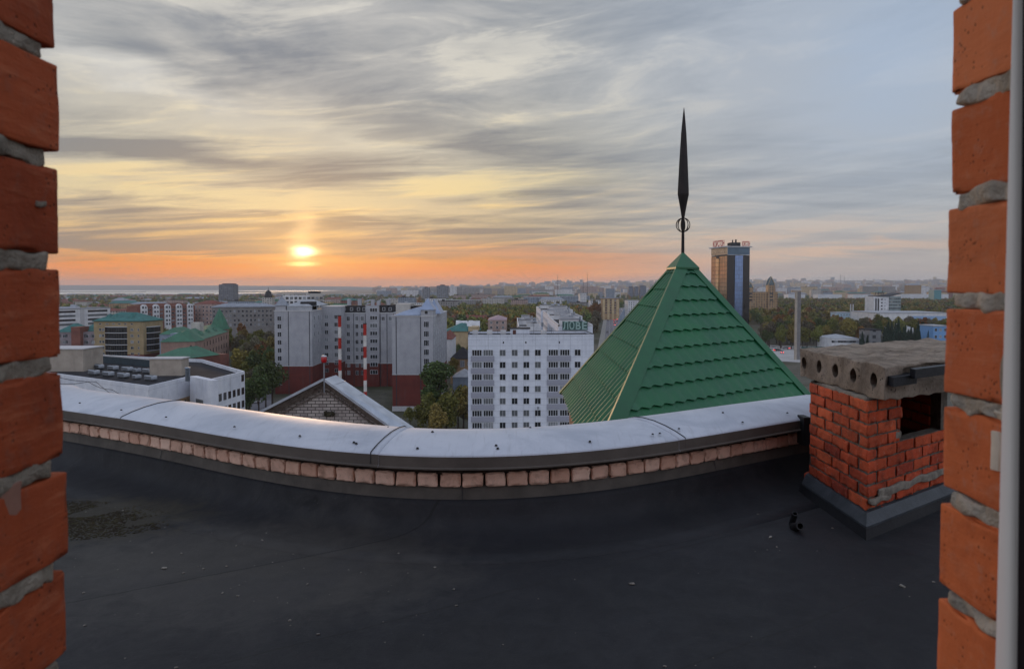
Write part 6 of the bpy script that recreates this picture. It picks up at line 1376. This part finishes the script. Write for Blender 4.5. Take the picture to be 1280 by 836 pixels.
for i in range(14):
    side_=random.random()<.6; s_=random.uniform(330,800); q=ra+rd*s_+rn_*(-8 if side_ else 62); k=random.choice(['olive','grey brown','rust'])
    t_=tree(640,100,k,'%s tree lining the avenue'%k,'%s trees along the avenue'%k,random.uniform(1.1,1.6)); t_.location=(q.x-(abs(random.gauss(0,6)) if side_ else 0),q.y,0)
# spruces at right
for i in range(34):
    px=1108+i*1.75+random.uniform(-1,1); Y=random.choice([425,440,455,470]); tree(px,Y,'spruce','dark spruce in the dense row above the concrete slab near the right jamb','dark spruces',random.uniform(.85,1.25),'cone')
for i in range(14):
    px=random.uniform(1076,1108); Y=random.uniform(440,490); tree(px,Y,'spruce','dark spruce in the loose group left of the dense spruce row','loose dark spruces',random.uniform(.6,1.0),'cone')
# park wood: nearest trees one by one, the rest as one mass
n=0
for j in range(22):
    Y=470+j*13
    px=945
    while px<1180 and n<165:
        px+=8.2*900/Y*random.uniform(.85,1.15)
        if px>1036 and Y<500: continue
        if px>1085 and Y<520: continue
        if 1040<px<1070 and Y>640: continue
        k=random.choices(['olive','yellow brown','dark green','rust','grey brown'],[4,3,2,1.4,2])[0]; n+=1
        tree(px,Y+random.uniform(-4,4),k,'%s tree in the autumn park wood right of the green roof'%k,'%s trees of the park wood'%k,random.uniform(.85,1.25))
def wood(name,lb,spots,mats):
    "one far wood: many small crowns in one mesh"
    V=[];F=[];MI=[]; names=list(mats); src=[(np.array([v.co[:] for v in m.vertices]),len(m.polygons)) for m in LOW+[LOWC]]
    for (x,y,s,ci,k) in spots:
        vs,nf=src[k]; a=random.uniform(0,6.28); c,s_=math.cos(a),math.sin(a); P=vs*s; Q=np.empty_like(P); Q[:,0]=P[:,0]*c-P[:,1]*s_+x; Q[:,1]=P[:,0]*s_+P[:,1]*c+y; Q[:,2]=P[:,2]
        o=sum(len(q) for q in V) if False else wood.o; V.append(Q); wood.o+=len(Q); F.append(np.arange(nf*4).reshape(-1,4)+o); MI+= [ci]*nf
    wood.o=0
    me=bpy.data.meshes.new(name); VV=np.concatenate(V); FF=np.concatenate(F); me.from_pydata(VV.tolist(),[],FF.tolist())
    for nme in names: me.materials.append(LM[nme])
    me.polygons.foreach_set('material_index',MI); me.update(); o=bpy.data.objects.new(name,me); C.objects.link(o); return tag(o,lb,name.replace('_',' '),kind='stuff')
wood.o=0
MS=['olive','yellow brown','dark green','rust','grey brown']
def area(px0,px1,Y0,Y1,step,rx=None,prob=1,w=(4,3,2,1,2)):
    out=[]; Y=Y0
    while Y<Y1:
        px=px0; 
        while px<px1:
            px+=step*900/Y*random.uniform(.8,1.2)
            if random.random()<prob and not (rx and rx(px,Y)): p=XY(px,Y+random.uniform(-4,4)); out.append((p.x,p.y,random.uniform(.85,1.35),random.choices(range(5),w)[0],random.choice([0,1,2])))
        Y+=step*.95*(1+Y/2500)
    return out
clear=lambda px,Y:(1040<px<1070 and 640<Y<720) or (1088<px<1130 and 640<Y<740) or (px>1120 and 640<Y<700)
wood('park_wood','far part of the autumn wood right of the green roof',area(925,1200,760,1700,9.5,clear),MS)
wood('valley_wood','autumn wood in the middle distance behind the panel block and complex',area(548,750,520,1080,9.5,lambda px,Y:(px>742-Y*.02 and Y>0 and px>735) or (606<px<664 and Y<560) or (645<px<735 and Y<590) or (px<606 and Y<560)),MS)
# ================================================================ town fabric
random.seed(5)
PN=list(PAL); PWt=[5,5,3,3,2,1.5,2,1,2]
desc_roof={'dark':'flat dark roof','grey metal':'grey metal roof','red':'red roof','green':'green roof','teal':'teal roof','rust':'rusty brown roof','light':'pale flat roof'}
AREA=[]
def townhouse(px,Y,w,h,T,col,rk,where,rz=0):
    p=XY(px,Y); z0=0
    r=thing('town_building','%s building, %s, %s'%(col,desc_roof[rk],where),'building',(p.x,p.y,0),rz,'%s, %s, %s'%(col,desc_roof[rk],where))
    mb=MB(); mb.box(-w/2,w/2,0,T,0,h); mb.build('wall',WM[col],r); mb=MB()
    if rk in('dark','light'): mb.box(-w/2-.2,w/2+.2,-.2,T+.2,h+.003,h+.7); mb.box(-w/4,-w/4+4,3,7,h+.703,h+2.8)
    else: mb.hip(-w/2,w/2,0,T,h+.003,h+random.uniform(2.5,4.5),.5,ov=.5)
    mb.build('roof',RM[rk],r); return r
def fill(px0,px1,Y0,Y1,g,where,hr,wr,dens=.8,excl=None,rs=None):
    Y=Y0; n=0
    while Y<Y1:
        px=px0+random.uniform(0,10)
        while px<px1:
            w=random.uniform(*wr); pw=w*900/Y
            if random.random()<dens and not(excl and (excl(px+pw/2,Y))):
                h=random.choice([.6,.75,1,1])*random.uniform(*hr); townhouse(px+pw/2,Y+random.uniform(-12,12),w,h,random.uniform(12,18),random.choices(PN,PWt)[0],random.choices(list(RC),rs or [4,3,2,1.5,1,1,3])[0],where,random.uniform(-.25,.25)); n+=1
            px+=pw+random.uniform(4,22)*900/Y
        Y*=g
    return n
n1=fill(55,345,650,1500,1.10,'in the dense old town at left',(10,19),(18,50),.97,lambda px,Y:(170<px<268 and Y<660) or (322<px<345 and 940<Y<1010))
n2=fill(345,560,640,1500,1.14,'on the skyline behind the grey and red complex',(13,24),(18,45),.75,lambda px,Y:(350<px<410 and Y<640))
n3=fill(60,560,1600,3000,1.17,'in the hazy riverside district',(8,14),(25,70),.85)
n4=fill(558,900,1150,2700,1.16,'in the hazy valley district left of the green roof',(9,22),(25,80),.7,lambda px,Y:(735<px<800))
n5=fill(960,1190,1900,3300,1.2,'in the hazy district beyond the park wood',(20,48),(25,60),.7)
print('town buildings',n1,n2,n3,n4,n5)
# the farthest town as one mass
def farcity(name,lb,px0,px1,Y0,Y1,n,hf,hr):
    names=['white','grey','blue grey','pink','cream']; V=[];F=[];MI=[]; mb=MB()
    for i in range(n):
        u=random.random(); Y=Y0*(Y1/Y0)**u; px=random.uniform(px0,px1); p=XY(px,Y); w=random.uniform(18,75); T=random.uniform(12,25); h=random.uniform(*hr)*random.choice([.5,.7,1,1.2]); z0=hf(p.x,Y)
        mb.box(p.x-w/2,p.x+w/2,Y,Y+T,z0-4,z0+h,mi=random.randrange(5))
    o=mb.build(name,[WM2[k] for k in names]); return tag(o,lb,'distant town',kind='stuff')
WM2={k:wallmat('far_'+k.replace(' ','_'),*PAL[k],wx=6,wz=3.2,frac=(.5,.4)) for k in ('white','grey','blue grey','pink','cream')}
farcity('distant_riverside_town','hazy distant town along the river at the left',20,520,3000,3950,420,lambda x,y:0,(5,10))
farcity('distant_hill_town','hazy distant town climbing the far slope at the right',470,1320,2900,9000,1900,lambda x,y:max(0,hillR(x,y)),(14,42))
# scattered trees between far houses
sp=area(60,560,640,2800,26,None,.55,(3,1,4,1,3))+area(560,1200,1150,3600,30,None,.5,(3,1,4,1,3))
wood('street_trees','scattered dark trees between the houses of the far town',sp,MS)
hs=[]
for i in range(1400):
    Y=random.uniform(3400,9000); px=random.uniform(480,1300); p=XY(px,Y); hs.append((p.x,p.y,random.uniform(1.5,3.2),random.choices(range(5),(3,1,4,1,3))[0],random.choice([0,1,2])))
# ================================================================ evening haze
hz=bpy.data.materials.new('haze'); t=nt(hz); o_=t.nodes.new('ShaderNodeOutputMaterial'); pv=t.nodes.new('ShaderNodeVolumePrincipled')
pv.inputs['Color'].default_value=(.88,.90,.95,1); pv.inputs['Density'].default_value=7.0e-5; pv.inputs['Anisotropy'].default_value=.2
t.links.new(pv.outputs[0],o_.inputs['Volume'])
mb=MB(); mb.box(-13500,13500,-800,14600,-1.2,175); h_=mb.build('haze',hz); tag(h_,'thin evening haze over the town','haze',kind='stuff')
